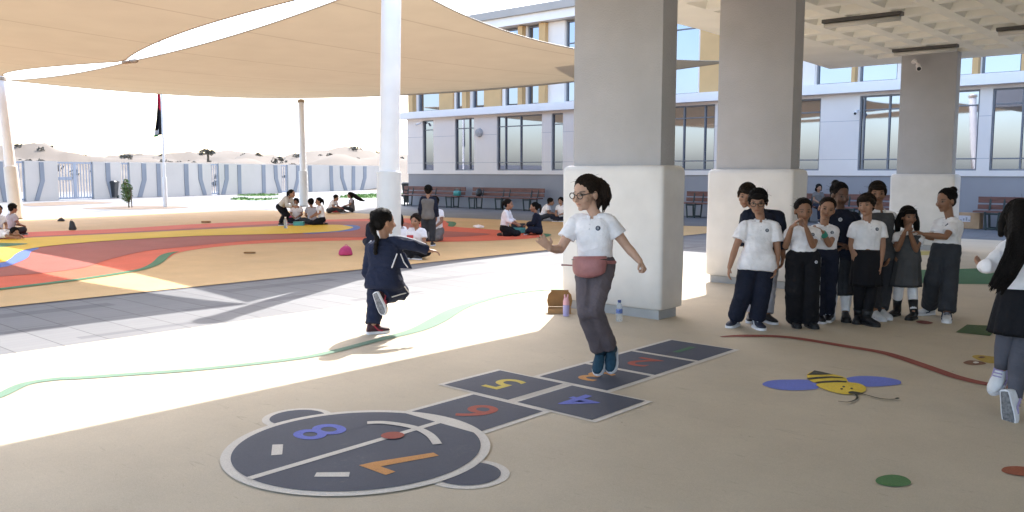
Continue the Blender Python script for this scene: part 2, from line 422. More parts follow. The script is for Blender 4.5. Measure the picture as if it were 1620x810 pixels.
tag(sheet('ground', [(-900, -900), (900, -900), (900, 900), (-900, 900)], -.035, m_sand), 'pale desert sand ground around the school', 'ground', kind='structure')
sheet('paving', [(-56, -16), (8.2, -16), (8.2, 48), (-56, 48)], -.012, m_pave, kind='structure')
sheet('floor', [(-7.3, -15.8), (8.1, -15.8), (8.1, 20.4), (-7.3, 20.4)], 0, m_floor, kind='structure')  # unseen stretch behind the camera added to bounce sunlight forward
ps = sheet('playground_surface', [(-9.95, -13), (-9.95, 20.9), (-11.5, 20.3), (-15, 19.4), (-20.5, 18.6), (-25, 18.6), (-28.2, 17.5), (-28.6, 14.2), (-28, 9.5), (-27.5, -13)], -.004, m_orange, kind='structure')
def band(name, pts, z, m, k=4):
    return sheet(name, spline(px(pts), k, True) if k > 1 else px(pts), z, m, kind='structure')
band('red_band', [(-150, 380), (28, 368), (173, 362.5), (300, 355), (420, 350), (593, 345.7), (650, 345.5), (692, 347), (708, 351), (716, 358), (777, 363), (845, 368), (868, 372.5), (859, 375), (805, 379.5), (694, 382.5), (580, 380), (506, 381.5), (420, 384.5), (346, 390), (285, 399), (262, 411), (225, 425), (193, 431), (114, 443), (0, 457), (-150, 474)], .000, m_red)
band('green_edge', [(283, 398), (271, 403), (258, 415), (238, 424), (207, 431), (114, 445), (0, 459), (-100, 471), (-100, 469), (0, 456), (114, 442), (193, 430), (221, 425), (240, 416), (252, 405), (266, 400)], .004, m_green, 3)
band('green_tip', [(705, 350.5), (718, 351), (722, 354), (717, 359), (708, 357.5), (710, 354)], .004, m_green, 2)
band('green_end', [(860, 369.5), (872, 371), (868, 374), (852, 377), (858, 373)], .004, m_green, 2)
band('maroon_band', [(-150, 387), (31, 375.5), (173, 368.5), (420, 355), (512, 350.8), (590, 350.4), (640, 352), (665, 360), (692, 365), (777, 370.5), (690, 376), (590, 375.5), (510, 376.5), (420, 379.5), (350, 385), (294, 390.6), (240, 396), (207, 402), (165, 413), (130, 424), (69, 432), (0, 438), (-150, 452)], .004, m_maroon)
band('blue_band', [(-90, 430), (0, 424), (25, 417), (44, 408), (49, 399), (62, 393), (40, 394), (-90, 405)], .008, m_blue, 3)
band('blue_tip', [(540, 356.5), (562, 356.8), (570, 360), (562, 364.5), (530, 367.6), (480, 370), (480, 360)], .008, m_blue, 3)
band('yellow_band', [(-150, 392), (0, 379.5), (173, 371), (276, 366), (420, 359), (519, 356), (550, 358), (558, 361), (531, 366.5), (469, 369.8), (420, 371.2), (311, 374), (173, 381.5), (86, 389), (44, 395), (26, 402), (15, 411), (-10, 418), (-150, 428)], .012, m_yellow)
band('green_leaf', [(-60, 384), (0, 385.5), (44, 386.5), (20, 390), (-20, 394), (-60, 395)], .016, m_green, 3)

# desert beyond the wall
bm = BM(); nr, na = 46, 150; grid = []
rs = random.Random(3)
for i in range(nr):
    d = 66+(i/(nr-1))**1.5*330; row = []
    for j in range(na):
        a = YAW+R(-42+84*j/(na-1))
        p = V((-math.sin(a)*d, math.cos(a)*d, 0))
        h = .9*noise.fractal(p*.035, 1, 2, 5)+.35*noise.fractal(p*.16, 1, 2, 4)+1.0
        h += .5*max(0, noise.noise(p*.018+V((3.1, 0, 0))))
        p.z = -.3+min(1, max(0, (d-66)/35))*max(.1, h)*(2.15+.0095*(d-66)); row.append(bm.verts.new(p))
    grid.append(row)
for i in range(nr-1):
    for j in range(na-1): bm.faces.new((grid[i][j], grid[i][j+1], grid[i+1][j+1], grid[i+1][j]))
hills_bvh = BVHTree.FromBMesh(bm)
tag(obj('dunes', bm, m_dune, smooth=True), 'pale sand dunes beyond the boundary wall', 'dunes', kind='structure')
m_shrub = mat('dry_shrub', (.135, .118, .092), .9, .4, 3)
def leafy(bm, c, rx, rz, n, s, rnd, flat=.8):
    for _ in range(n):
        while True:
            q = V((rnd.uniform(-1, 1), rnd.uniform(-1, 1), rnd.uniform(-1, 1)))
            if q.length < 1: break
        p = c+V((q.x*rx, q.y*rx, q.z*rz)); d = V((rnd.gauss(0, 1), rnd.gauss(0, 1), rnd.gauss(0, 1)*flat)).normalized(); e = d.orthogonal().normalized()
        ss = s*rnd.uniform(.5, 1.4)
        bm.faces.new([bm.verts.new(p-d*ss), bm.verts.new(p+e*ss*.4), bm.verts.new(p+d*ss), bm.verts.new(p-e*ss*.4)])
bm = BM(); rnd = random.Random(11)
for _ in range(230):
    a = YAW+R(rnd.uniform(-8, 33)); d = rnd.uniform(72, 230)
    p = V((-math.sin(a)*d, math.cos(a)*d, 60)); hit = hills_bvh.ray_cast(p, -Z)
    if hit[0] is None: continue
    r_ = rnd.uniform(.25, .7)*(1 if rnd.random() < .85 else 1.6)
    leafy(bm, hit[0]+Z*r_*.3, r_, r_*.5, 40, r_*.35, rnd)
tag(obj('desert_shrubs', bm, m_shrub), 'low dry shrubs dotted over the dunes', 'shrubs', kind='stuff')
t = thing('desert_tree', 'flat-crowned acacia standing up from the dunes on the skyline', 'tree', hills_bvh.ray_cast(V((*(at(329, 240, 120)[:2]), 60)), -Z)[0])
bm = BM(); leafy(bm, at(324, 240.5, 120), .75, .4, 70, .3, rnd); leafy(bm, at(333, 241, 120), .6, .3, 50, .3, rnd); obj('crown', bm, m_shrub, t)
bm = BM(); tube(bm, [t.location-Z*.2, at(329, 243.5, 120), at(325, 241, 120)], [.2, .15, .05], 6); tube(bm, [at(329, 243.5, 120), at(334, 241.5, 120)], [.12, .05], 6); obj('trunk', bm, mat('bark', (.12, .09, .06), .9, .3, 6), t)

# boundary wall
WA, WB = V((-39.6, 1.0, 0)), V((-55.0, 46.0, 0)); WD = (WB-WA).normalized(); WN = V((WD.y, -WD.x, 0))   # WN faces the yard
def on_wall(x, y):       # where the view ray meets the wall face, as distance along it and height
    d = ray(x, y); t = (WA-CAM).dot(WN)/d.dot(WN); p = CAM+d*t
    return (p-WA).dot(WD), p.z
def wp(s, z, o=0.0): return WA+WD*s+Z*z+WN*o
bw = thing('boundary_wall', 'long pale blue perimeter wall with bent slate stripes and barred gates', 'wall', WA)
WH = 1.92
gates = [((25, 243), 40, 2), ((92, 243), 148, 6), ((192, 243), 206, 2), ((334, 258), 347, 2), ((445, 258), 456, 2)]
gs = []
for (x0, _), x1, nb in gates:
    a, b = on_wall(x0, 280)[0], on_wall(x1, 280)[0]; gs.append((a, b, nb))
L_all = (WB-WA).length; edges = [0]+[e for a, b, _ in gs for e in (a, b)]+[L_all]
def wbox(bm, s0, s1, z0, z1, o0, o1):
    prism(bm, [wp(s0, z0, o0), wp(s1, z0, o0), wp(s1, z1, o0), wp(s0, z1, o0)], WN*(o1-o0))
bm = BM()
for k in range(0, len(edges), 2): wbox(bm, edges[k], edges[k+1], -.1, WH, -.2, 0)
obj('panel_run', bm, m_wallblue, bw)
stripes = [((0, 262), (2, 285), (9, 318), 8), ((65, 260), (67, 287), (58, 316), 7), ((170, 260), (171, 282), (178, 300), 7), ((227, 258), (228, 284), (221, 311), 7), ((250, 257), (251, 284), (252, 310), 6),
           ((294, 258), (294.5, 280), (296, 308), 6.5), ((316, 259), (317, 283), (324, 307), 6), ((358, 258), (358.5, 282), (353, 307), 6), ((378, 258), (378.5, 282), (379, 306), 5.5), ((416.5, 258), (417, 282), (417.5, 305), 5.5),
           ((435.5, 259), (436.5, 281), (443, 303.5), 5.5), ((471, 258), (471, 282), (466, 303), 5), ((490, 258), (490.5, 282), (491.5, 303), 5), ((523.5, 258), (524, 282), (525, 302), 5), ((540, 258), (541, 279), (547, 301), 5), ((559, 258), (559, 282), (559, 301), 5), ((577, 258), (577, 280), (572, 300), 5)]
for a, b, c, wd in stripes:
    pts = [on_wall(*q) for q in (a, b, c)]; hw = abs(on_wall(b[0]+wd/2, 282)[0]-on_wall(b[0]-wd/2, 282)[0])/2
    z0, zm = WH-.06, .95
    pl = [(pts[0][0]-hw, z0), (pts[0][0]+hw, z0), (pts[1][0]+hw, zm), (pts[2][0]+hw, .01), (pts[2][0]-hw, .01), (pts[1][0]-hw, zm)]
    bm = BM(); prism(bm, [wp(s, z, .002) for s, z in pl], WN*.03); obj('wall_stripe', bm, m_stripe, bw)
for a, b, nb in gs:
    bm = BM(); f = .06
    for s0, s1, z0, z1 in [(a, a+f, 0, WH-.03), (b-f, b, 0, WH-.03), (a, b, WH-.12, WH-.03), (a, b, .03, .12)]+([((a+b)/2-.09, (a+b)/2+.09, .12, WH-.12)] if nb > 2 else []):
        wbox(bm, s0+.002, s1-.002, z0, z1, -.13, -.07)
    g = obj('gate', bm, m_gate, bw)
    bm = BM(); n = int((b-a)/.17)
    for k in range(1, n):
        s = a+(b-a)*k/n; tube(bm, [wp(s, .1, -.1), wp(s, WH-.1, -.1)],   .026, 6, ends=False)
    if nb > 2: wbox(bm, a+.1, a+(b-a)*.42, .98, 1.14, -.12, -.085)
    obj('bars', bm, m_gate, g)

# grass, planting bed, sapling, flagpole, bins
def grass(name, pts, label):
    poly = spline(px(pts), 6, True); bm = BM(); rnd = random.Random(len(pts)+int(pts[0][0]))
    P3 = [V((p.x, p.y, 0)) for p in poly]; tris = tessellate_polygon([P3])
    vv = [bm.verts.new((p.x, p.y, .0)) for p in P3]
    for t_ in tris: bm.faces.new([vv[i] for i in t_])
    for t_ in tris:
        a, b, c = [P3[i] for i in t_]; ar = ((b-a).cross(c-a)).length/2
        for _ in range(int(ar*45)):
            u, v_ = rnd.random(), rnd.random()
            if u+v_ > 1: u, v_ = 1-u, 1-v_
            p = a+(b-a)*u+(c-a)*v_; q = V((rnd.uniform(-.05, .05), rnd.uniform(-.05, .05), rnd.uniform(.05, .12))); sd = V((rnd.uniform(-1, 1), rnd.uniform(-1, 1), 0)).normalized()*.03
            bm.faces.new([bm.verts.new(p-sd), bm.verts.new(p+sd), bm.verts.new(p+q)])
    return tag(obj(name, bm, mat('lawn', (.11, .20, .05), .9, .4, 4), recalc=False), label, 'grass', kind='stuff')
grass('grass', [(364, 315), (385, 312.5), (398, 314.5), (440, 314), (420, 316.5), (385, 316.5)], 'pale green lawn strip left of the thin white mast')
grass('grass', [(375, 309), (400, 307.5), (440, 307.5), (430, 309.5), (400, 310)], 'small lawn strip close to the boundary wall')
grass('grass', [(536, 312), (560, 308), (640, 306.5), (650, 309), (600, 312.5), (560, 313)], 'lawn patch beside the end of the school building')
m_soil = mat('sandy_soil', (.15, .105, .07), .95, .2, 3)
sheet('planting_bed', spline(px([(130, 329.5), (190, 326), (260, 325.5), (300, 327.5), (250, 330.5), (180, 331)]), 6, True), -.004, m_soil, kind='structure')
sheet('sand_strip', spline(px([(40, 322), (120, 318.5), (180, 320.5), (110, 324), (50, 326)]), 6, True), -.004, m_soil, kind='structure')
p0 = G(204, 328); D0 = depth(p0)
t = thing('sapling', 'thin staked sapling with narrow green crown in the sandy bed', 'tree', p0)
rnd = random.Random(5)
bm = BM(); tube(bm, [p0-Z*.05, at(203, 312, D0), at(200.5, 298, D0), at(199, 284, D0)], [.03, .022, .016, .008], 7)
for a, b in (((203, 310), (196, 303)), ((201.5, 303), (206.5, 296)), ((200.5, 297), (195, 291)), ((202, 306), (207, 302))): tube(bm, [at(*a, D0), at(*b, D0+rnd.uniform(-.1, .1))], [.012, .005], 5)
tube(bm, [p0+RH*.12-Z*.05, p0+RH*.1+Z*.75], .02, 6)
obj('trunk', bm, mat('bark', (.12, .09, .06), .9, .3, 6), t)
bm = BM()
for x, y, r1, r2, n in ((199, 289, .11, .16, 90), (196, 296, .13, .16, 110), (204, 297, .13, .17, 110), (198, 305, .15, .2, 150), (205, 308, .12, .2, 100), (202, 316, .12, .16, 90), (195, 312, .08, .12, 30)): leafy(bm, at(x, y, D0), r1, r2, n, .05, rnd)
obj('crown', bm, mat('leaves', (.10, .15, .045), .6, .5, 7), t)
p0 = G(262, 327); D0 = depth(p0)
t = thing('flagpole', 'slim white flagpole with a limp red, black, white and green flag', 'flagpole', p0)
bm = BM(); tube(bm, [p0-Z*.05, V((p0.x, p0.y, 7.6))], [.05, .035], 10); cyl(bm, p0, p0+Z*1.2, .085, .08, 12); obj('pole', bm, m_steelwhite, t)
bm = BM(); rows = 26; cols = 17; top = V((p0.x, p0.y, 4.95))+FH*-.02
def flagpt(i, j):
    u = j/(cols-1); v_ = i/(rows-1)
    z = top.z-2.05*v_-.12*u*v_
    amp = .035+.05*v_; f_ = math.sin(u*9.5+v_*1.8)
    return V((top.x, top.y, z))+RH*(-.05-.2*u*(1-.35*math.sin(v_*3.1+.3))*(.55+.75*v_))+FH*(amp*f_)
gridf = [[bm.verts.new(flagpt(i, j)) for j in range(cols)] for i in range(rows)]
for i in range(rows-1):
    for j in range(cols-1):
        f = bm.faces.new((gridf[i][j], gridf[i][j+1], gridf[i+1][j+1], gridf[i+1][j]))
        v_ = (i+.5)/rows; u = (j+.5)/cols
        f.material_index = 0 if v_+.25*u < .55 else (3 if .83 < v_ < .93 and u > .3 else (2 if v_ > .93 and u > .6 else 1))
flag = obj('flag', bm, cloth('flag_red', (.45, .02, .05)), t, True)
for m_ in (cloth('flag_black', (.012, .012, .016)), cloth('flag_green', (.02, .2, .06)), cloth('flag_white', (.7, .7, .7))): flag.data.materials.append(m_)
def wheelie_bin(p, label, h):
    t = thing('bin', label, 'bin', p); a = h/1.05
    bm = BM(); loft(bm, [(p+Z*.08*a, RH, FH, .20*a, .24*a, 6), (p+Z*.9*a, RH, FH, .27*a, .32*a, 6)], 24); obj('body', bm, m_dark, t)
    bm = BM(); loft(bm, [(p+Z*.9*a, RH, FH, .30*a, .35*a, 6), (p+Z*.96*a, RH, FH, .30*a, .35*a, 6), (p+Z*1.02*a, RH, FH, .24*a, .28*a, 5)], 24); obj('lid', bm, m_dark, t)
    for s in (-1, 1):
        bm = BM(); c = p+RH*(.2*s*a)+FH*.2*a+Z*.09*a; cyl(bm, c-RH*.03, c+RH*.03, .09*a, n=14); obj('wheel', bm, m_leg, t)
wheelie_bin(G(179, 313.5), 'dark wheeled bin standing against the boundary wall', .95)
wheelie_bin(G(646, 323), 'dark wheeled bin at the corner of the school building', 1.0)

# ------------------------------------------------------------------ school building
FY = 25.0
def X(xp, yp=270): return onY(xp, yp, FY).x
sb = thing('school_building', 'two-storey white school building with grey plinth and mustard window panels', 'building', (-28.3, FY, 0))
XL, XR = -28.35, 8.2
def fbox(name, x0, x1, z0, z1, y0, y1, m, parent=sb, bm=None):
    own = bm is None
    if own: bm = BM()
    box(bm, (x0, y0, z0), (x1, y1, z1))
    return obj(name, bm, m, parent) if own else None
fbox('plinth', XL+.02, XR, -.05, 1.34, FY+.03, FY+.4, m_plinth)
wins = [(669, 686, []), (720, 750, [741.5]), (786, 857, [798, 822]), (872, 890, []), (1010, 1129, [1043, 1079, 1112]), (1180, 1295, [1210, 1245]), (1356, 1544, [1362, 1402, 1452, 1500]), (1564, 1700, [1612, 1650])]
gw = [(X(a), X(b), [X(c) for c in ms]) for a, b, ms in wins]
ZS, ZT = 1.49, 3.60
bm = BM(); ed = [XL]+[e for a, b, _ in gw for e in (a, b)]+[XR]
for k in range(0, len(ed), 2): box(bm, (ed[k], FY, ZS), (ed[k+1], FY+.4, ZT))
box(bm, (XL, FY, 1.34), (XR, FY+.4, ZS)); box(bm, (XL, FY, ZT), (XR, FY+.4, 3.69))
obj('wall', bm, m_white, sb)
bm = BM(); box(bm, (XL, FY+.4, -.05), (XR, FY+14, 7.0)); obj('body', bm, m_white, sb)
bm = BM()
for z in (1.80, 2.9):
    for k in range(0, len(ed), 2): box(bm, (ed[k]+.002, FY-.002, z), (ed[k+1]-.002, FY+.01, z+.012))
obj('panel_joint', bm, mat('joint_shadow', (.42, .41, .44), .8), sb)  # thin grey strips mark the panel joints
def window(x0, x1, z0, z1, muls, trans, y=FY+.10, wd=.042):
    bm = BM()
    for a, b, c, d in [(x0, x0+wd, z0, z1), (x1-wd, x1, z0, z1), (x0+wd, x1-wd, z0, z0+wd), (x0+wd, x1-wd, z1-wd, z1)]: box(bm, (a+.001, y-.05, c+.001), (b-.001, y+.06, d-.001))
    for mx_ in muls: box(bm, (mx_-.021, y-.046, z0+wd), (mx_+.021, y+.05, z1-wd))
    for tz in trans:
        e = [x0+wd]+list(muls)+[x1-wd]
        for a, b in zip(e, e[1:]): box(bm, (a+.026, y-.042, tz-.018), (b-.026, y+.046, tz+.018))
    f = obj('window', bm, m_frame, sb)
    bm = BM(); box(bm, (x0+.02, y+.005, z0+.02), (x1-.02, y+.03, z1-.02)); obj('pane', bm, m_glass, f)
for a, b, ms in gw: window(a, b, ZS, ZT, ms, (1.80, 3.2))
fbox('ledge', XL-.35, XR, 3.69, 3.97, FY-.3, FY+.5, m_ledge)
# upper storey: g glass, y mustard panel, f mustard fin, w white wall
up = [(650, 'f', 657), (660, 'g', 695), (695, 'y', 717), (720, 'g', 735), (735, 'f', 742), (746, 'g', 766), (766, 'y', 793), (798, 'g', 823), (823, 'f', 830), (833, 'g', 856), (856, 'f', 866), (866, 'w', 892), (893, 'g', 960), (960, 'y', 1000), (1000, 'g', 1103), (1103, 'w', 1106), (1106, 'y', 1142), (1142, 'g', 1200), (1200, 'w', 1287), (1289, 'g', 1348), (1348, 'f', 1354), (1357, 'g', 1417), (1417, 'w', 1424), (1424, 'y', 1470), (1470, 'g', 1537), (1537, 'f', 1547), (1549, 'g', 1612), (1612, 'y', 1650), (1650, 'g', 1760)]
cuts = [XL]
prev = XL
def wpiece(a, b, y0, y1): fbox('upper_wall', a, b, 3.972, 6.93, y0, y1, m_white)
for a, k, b in up:
    xa, xb = X(a, 165), X(b, 165)
    if xa > prev+.02: wpiece(prev+.002, xa-.002, FY+.05, FY+.3)
    if k == 'g': window(xa, xb, 3.98, 6.90, [], (6.1,), FY+.16, .045)
    elif k == 'w': wpiece(xa+.002, xb-.002, FY+.02, FY+.3)
    elif k == 'y': fbox('panel', xa+.003, xb-.003, 3.975, 6.92, FY-.02, FY+.3, m_mustard)
    else: fbox('fin', xa+.003, xb-.003, 3.975, 6.92, FY-.16, FY+.3, m_mustard)
    prev = xb
if prev < XR: wpiece(prev, XR, FY+.05, FY+.3)
bm = BM(); box(bm, (XL-.4, FY-.35, 6.95), (XR, FY+.45, 7.27)); obj('cornice', bm, m_ledge, sb)
bm = BM(); box(bm, (XL-.5, FY-.48, 7.272), (XR, FY+14, 7.56)); obj('parapet', bm, m_taupe, sb)
bm = BM(); box(bm, (-18.4, FY+.1, 7.565), (XR, FY+14, 12.2)); obj('third_storey', bm, m_white, sb)

def bullet_camera(p, d, label, mount):
    t = thing('security_camera', label, 'camera', p)
    bm = BM(); cyl(bm, p-d*.09, p+d*.09, .042, n=14); cyl(bm, p+d*.091, p+d*.11, .05, .046, 14); obj('housing', bm, m_ledge, t, False)
    bm = BM(); cyl(bm, p+d*.111, p+d*.116, .036, n=14); obj('lens', bm, m_dark, t)
    bm = BM(); tube(bm, [p-d*.03+Z*.03, p+mount*.6+Z*.03, p+mount], .018, 8, ends=False); cyl(bm, p+mount-mount.normalized()*.03, p+mount, .05, n=12); obj('bracket', bm, m_ledge, t)
q = onY(1354, 178, FY-.22); bullet_camera(q, V((.15, -.9, -.3)).normalized(), 'small camera under the ledge between the second and third pillars', V((0, .22, .06)))
q = onY(662, 196, FY-.22); bullet_camera(q, V((-.5, -.8, -.3)).normalized(), 'small camera under the ledge at the left end of the facade', V((0, .22, .06)))
q = onY(759, 210, FY)
t = thing('wall_speaker', 'round grey speaker fixed to the white wall between windows', 'speaker', q)
bm = BM(); cyl(bm, q, q+V((0, -.12, 0)), .18, .15, 24); cyl(bm, q+V((0, -.121, 0)), q+V((0, -.15, 0)), .12, .05, 24); obj('housing', bm, m_pillar, t)

# benches against the facade
def make_bench(x0, Lb, label):
    y = FY-.75; t = thing('bench', label, 'bench', (x0+Lb/2, y, 0), 'benches along the school wall')
    for z0, z1, dy in ((.66, .82, .30), (.50, .62, .27)):
        bm = BM(); box(bm, (x0, y+dy, z0), (x0+Lb, y+dy+.035, z1), bevel=.008); obj('back_slat', bm, m_wood, t)
    for k in range(3):
        bm = BM(); box(bm, (x0, y-.2+k*.15, .43), (x0+Lb, y-.07+k*.15, .47), bevel=.008); obj('seat_slat', bm, m_wood, t)
    for fx in (.12, .5, .88):
        bm = BM(); xx = x0+Lb*fx
        for dx in (-.16, .16):
            P = [(y-.19, .0), (y-.21, .428), (y+.22, .428), (y+.20, 0)]
            for (a0, z0), (a1, z1) in zip(P, P[1:]): tube(bm, [V((xx+dx*(1 if z0 > .1 else .8), a0, z0)), V((xx+dx*(1 if z1 > .1 else .8), a1, z1))], .028, 6)
            tube(bm, [V((xx+dx, y+.22, .41)), V((xx+dx, y+.33, .80))], .025, 6)
        tube(bm, [V((xx-.13, y-.19, .03)), V((xx+.13, y-.19, .03))], .024, 6); tube(bm, [V((xx-.13, y+.2, .03)), V((xx+.13, y+.2, .03))], .024, 6)
        tube(bm, [V((xx-.16, y-.2, .4)), V((xx+.16, y-.2, .4))], .024, 6)
        obj('leg_frame', bm, m_leg, t)
    return t
bxs = [X(652, 325), X(760, 330), X(1097, 330)]
b1 = make_bench(bxs[0], 3.72, 'red slatted bench behind the boy in the grey vest')
for i, (xx, lb) in enumerate(((bxs[1], 'red slatted bench under the wide ground-floor window left of the first pillar'), (bxs[2], 'red slatted bench glimpsed between the first and second pillars'), (X(1262, 345), 'red slatted bench hidden behind the queue of children'), (X(1553, 345), 'red slatted bench beside the cardboard box'))):
    dup(b1, (xx+1.86, FY-.75, 0), lb)
q = V((X(743, 303), FY-.72, .472)); t = thing('lunch_bag', 'teal lunch bag left on the end of the bench', 'bag', q)
bm = BM(); loft(bm, [(q, V((1, 0, 0)), V((0, 1, 0)), .15, .09, 5), (q+Z*.15, V((1, 0, 0)), V((0, 1, 0)), .16, .09, 5), (q+Z*.2, V((1, 0, 0)), V((0, 1, 0)), .13, .07, 4)], 20); obj('body', bm, m_teal, t, True)
bm = BM(); tube(bm, [q+V((-.06, 0, .2)), q+V((-.05, 0, .27)), q+V((.05, 0, .27)), q+V((.06, 0, .2))], .01, 6); obj('handle', bm, m_teal, t)
q = V((X(777, 308), FY-.7, .472)); t = thing('rucksack', 'small dark rucksack on the bench beside the wide window', 'bag', q)
bm = BM(); ball(bm, q+Z*.15, (.15, .1, .16)); ball(bm, q+V((0, -.09, .1)), (.1, .05, .08)); bmesh.ops.translate(bm, vec=(0, 0, 0), verts=bm.verts); obj('body', bm, m_dark, t, True)
bm = BM(); tube(bm, [q+V((-.05, .02, .3)), q+V((0, .02, .35)), q+V((.05, .02, .3))], .012, 6); obj('handle', bm, m_dark, t)
q = G(1531, 361.5); A_, B_ = V((1, 0, 0)), V((0, 1, 0))
t = thing('cardboard_box', 'closed cardboard box on the paving right of the third pillar', 'box', q)
bm = BM(); box(bm, (q.x-.3, q.y, 0), (q.x+.26, q.y+.4, .40)); obj('body', bm, mat('pale_cardboard', (.45, .29, .17), .9, .1, 6), t)
bm = BM(); box(bm, (q.x-.22, q.y-.004, .17), (q.x+.05, q.y-.001, .33)); lb = obj('shipping_label', bm, mat('label_paper', (.6, .56, .58), .8), t)
bm = BM()
for k in range(4): box(bm, (q.x-.19+k*.065, q.y-.006, .2), (q.x-.15+k*.065, q.y-.0045, .2+.03*(1+k % 3)))
obj('print', bm, m_plinth, lb)

# ------------------------------------------------------------------ canopy
RZ = 3.6
cr = thing('canopy_roof', 'deep concrete canopy with a waffle soffit over the beige floor', 'roof', (0, 5, RZ))
XE = lambda y: -6.72 if y < 12 else -6.72-(y-12)/6.13*.44
YB = 18.13
bm = BM()
PX, PY = .61, .735; x0, y0 = -5.95, 17.2
cols, rows = 20, 25
X1, Y1 = x0+cols*PX, y0-rows*PY
for i in range(cols):
    for j in range(rows):
        ax, bx, by, ay = x0+i*PX, x0+(i+1)*PX, y0-j*PY, y0-(j+1)*PY
        o_ = [(ax, ay), (bx, ay), (bx, by), (ax, by)]; g = .09
        n_ = [(ax+g, ay+g), (bx-g, ay+g), (bx-g, by-g), (ax+g, by-g)]; h = .12
        t_ = [(ax+g+h, ay+g+h), (bx-g-h, ay+g+h), (bx-g-h, by-g-h), (ax+g+h, by-g-h)]
        vo = [bm.verts.new((*p, RZ)) for p in o_]; vn = [bm.verts.new((*p, RZ)) for p in n_]; vt = [bm.verts.new((*p, RZ+.21)) for p in t_]
        for k in range(4):
            l = (k+1) % 4
            bm.faces.new((vo[k], vo[l], vn[l], vn[k])); bm.faces.new((vn[k], vn[l], vt[l], vt[k]))
        bm.faces.new(vt)
def flatpoly(pts): bm.faces.new([bm.verts.new((p[0], p[1], RZ)) for p in pts])
flatpoly([(XE(-1.6), -1.6), (x0, -1.6), (x0, Y1), (x0, 12), (XE(12), 12)]); flatpoly([(XE(12), 12), (x0, 12), (x0, y0), (XE(YB), YB)]); flatpoly([(XE(YB), YB), (x0, y0), (X1, y0), (X1, YB)])
flatpoly([(x0, -1.6), (X1, -1.6), (X1, Y1), (x0, Y1)]); flatpoly([(X1, -1.6), (8.2, -1.6), (8.2, YB), (X1, YB)])
bmesh.ops.remove_doubles(bm, verts=bm.verts, dist=.0005)
obj('soffit', bm, m_soffit, cr)
bm = BM()
outl = [(XE(-1.6), -1.6), (8.2, -1.6), (8.2, YB), (XE(YB), YB), (XE(12), 12)]
prism(bm, [V((*p, RZ+.23)) for p in outl], Z*.75); obj('slab', bm, m_taupe, cr)
bm = BM()
for p, q in zip(outl, outl[1:]+outl[:1]):
    a, b = V((*p, RZ)), V((*q, RZ)); n = (b-a).normalized().cross(Z)
    prism(bm, [a+n*.002, b+n*.002, b+n*.002+Z*.98, a+n*.002+Z*.98], n*.012)
obj('fascia', bm, m_soffit, cr)
bm = BM(); box(bm, (8.15, -1.6, 0), (8.6, 18, 3.58)); obj('rear_wall', bm, m_white, cr)  # unseen wall added to hold back sky light from the right
def lamp(a, b, label):
    t = thing('ceiling_lamp', label, 'lamp', (a+b)/2, 'batten lamps under the canopy')
    d = (b-a).normalized(); s = d.cross(Z)
    bm = BM(); prism(bm, [a+s*.075, a-s*.075, b-s*.075, b+s*.075], -Z*.05); obj('housing', bm, m_lamp, t)
    bm = BM(); loft(bm, [(a+d*.03-Z*.085, s, Z, .06, .033, 3), (b-d*.03-Z*.085, s, Z, .06, .033, 3)], 16); obj('cover', bm, m_tube, t, True)
def LX(x0_, x1_, y_): return V((x0_, y_, RZ-.002)), V((x1_, y_, RZ-.002))
lamp(*LX(-5.0, -3.92, 12.35), 'batten lamp on the soffit nearest the second pillar')
lamp(*LX(-5.22, -4.17, 16.05), 'batten lamp on the soffit just before the third pillar')
lamp(*LX(-3.29, -2.22, 14.72), 'batten lamp on the soffit at the right edge of the photo')

def pillar(x0, x1, y0, y1, zt, label, zp):
    t = thing('pillar', label, 'pillar', ((x0+x1)/2, (y0+y1)/2, 0), 'square pillars carrying the canopy')
    cx, cy, hx, hy = (x0+x1)/2, (y0+y1)/2, (x1-x0)/2, (y1-y0)/2
    bm = BM(); box(bm, (x0, y0, zp-.1), (x1, y1, zt), bevel=.008); obj('shaft', bm, m_pillar, t)
    bm = BM(); A1, B1 = V((1, 0, 0)), V((0, 1, 0)); pr = .085
    for z, e in ((.095, .02), (.11, 0), (.6, -.004), (1.1, 0), (zp-.05, 0), (zp-.015, .012), (zp, .04), (zp+.002, .075)):
        pass
    loft(bm, [(V((cx, cy, z)), A1, B1, hx+pr-e, hy+pr-e, 16) for z, e in ((.095, .03), (.11, .004), (.5, -.002), (1.0, .003), (zp-.06, 0), (zp-.02, .01), (zp, .035), (zp+.004, .07))], 96)
    obj('padding', bm, m_pad, t, True); auto_smooth(t.children[-1], 50)
    bm = BM(); box(bm, (x0-.03, y0-.03, 0), (x1+.03, y1+.03, .1)); obj('skirting', bm, m_base, t)
    return t
pillar(-5.45, -4.40, 7.08, 7.34, RZ, 'tall grey pillar with cream padding behind the jumping girl', 1.485)
pillar(-5.40, -4.40, 10.03, 10.29, RZ, 'grey padded pillar behind the girl with glasses in the queue', 1.46)
pillar(-5.36, -4.40, 16.95, 17.2, RZ, 'farthest grey padded pillar behind the girl with a bun', 1.40)
q = onY(1453, 106, 16.75); bullet_camera(q, V((.35, -.85, -.4)).normalized(), 'white camera at the top of the farthest pillar', V((-.1, .05, .12)))

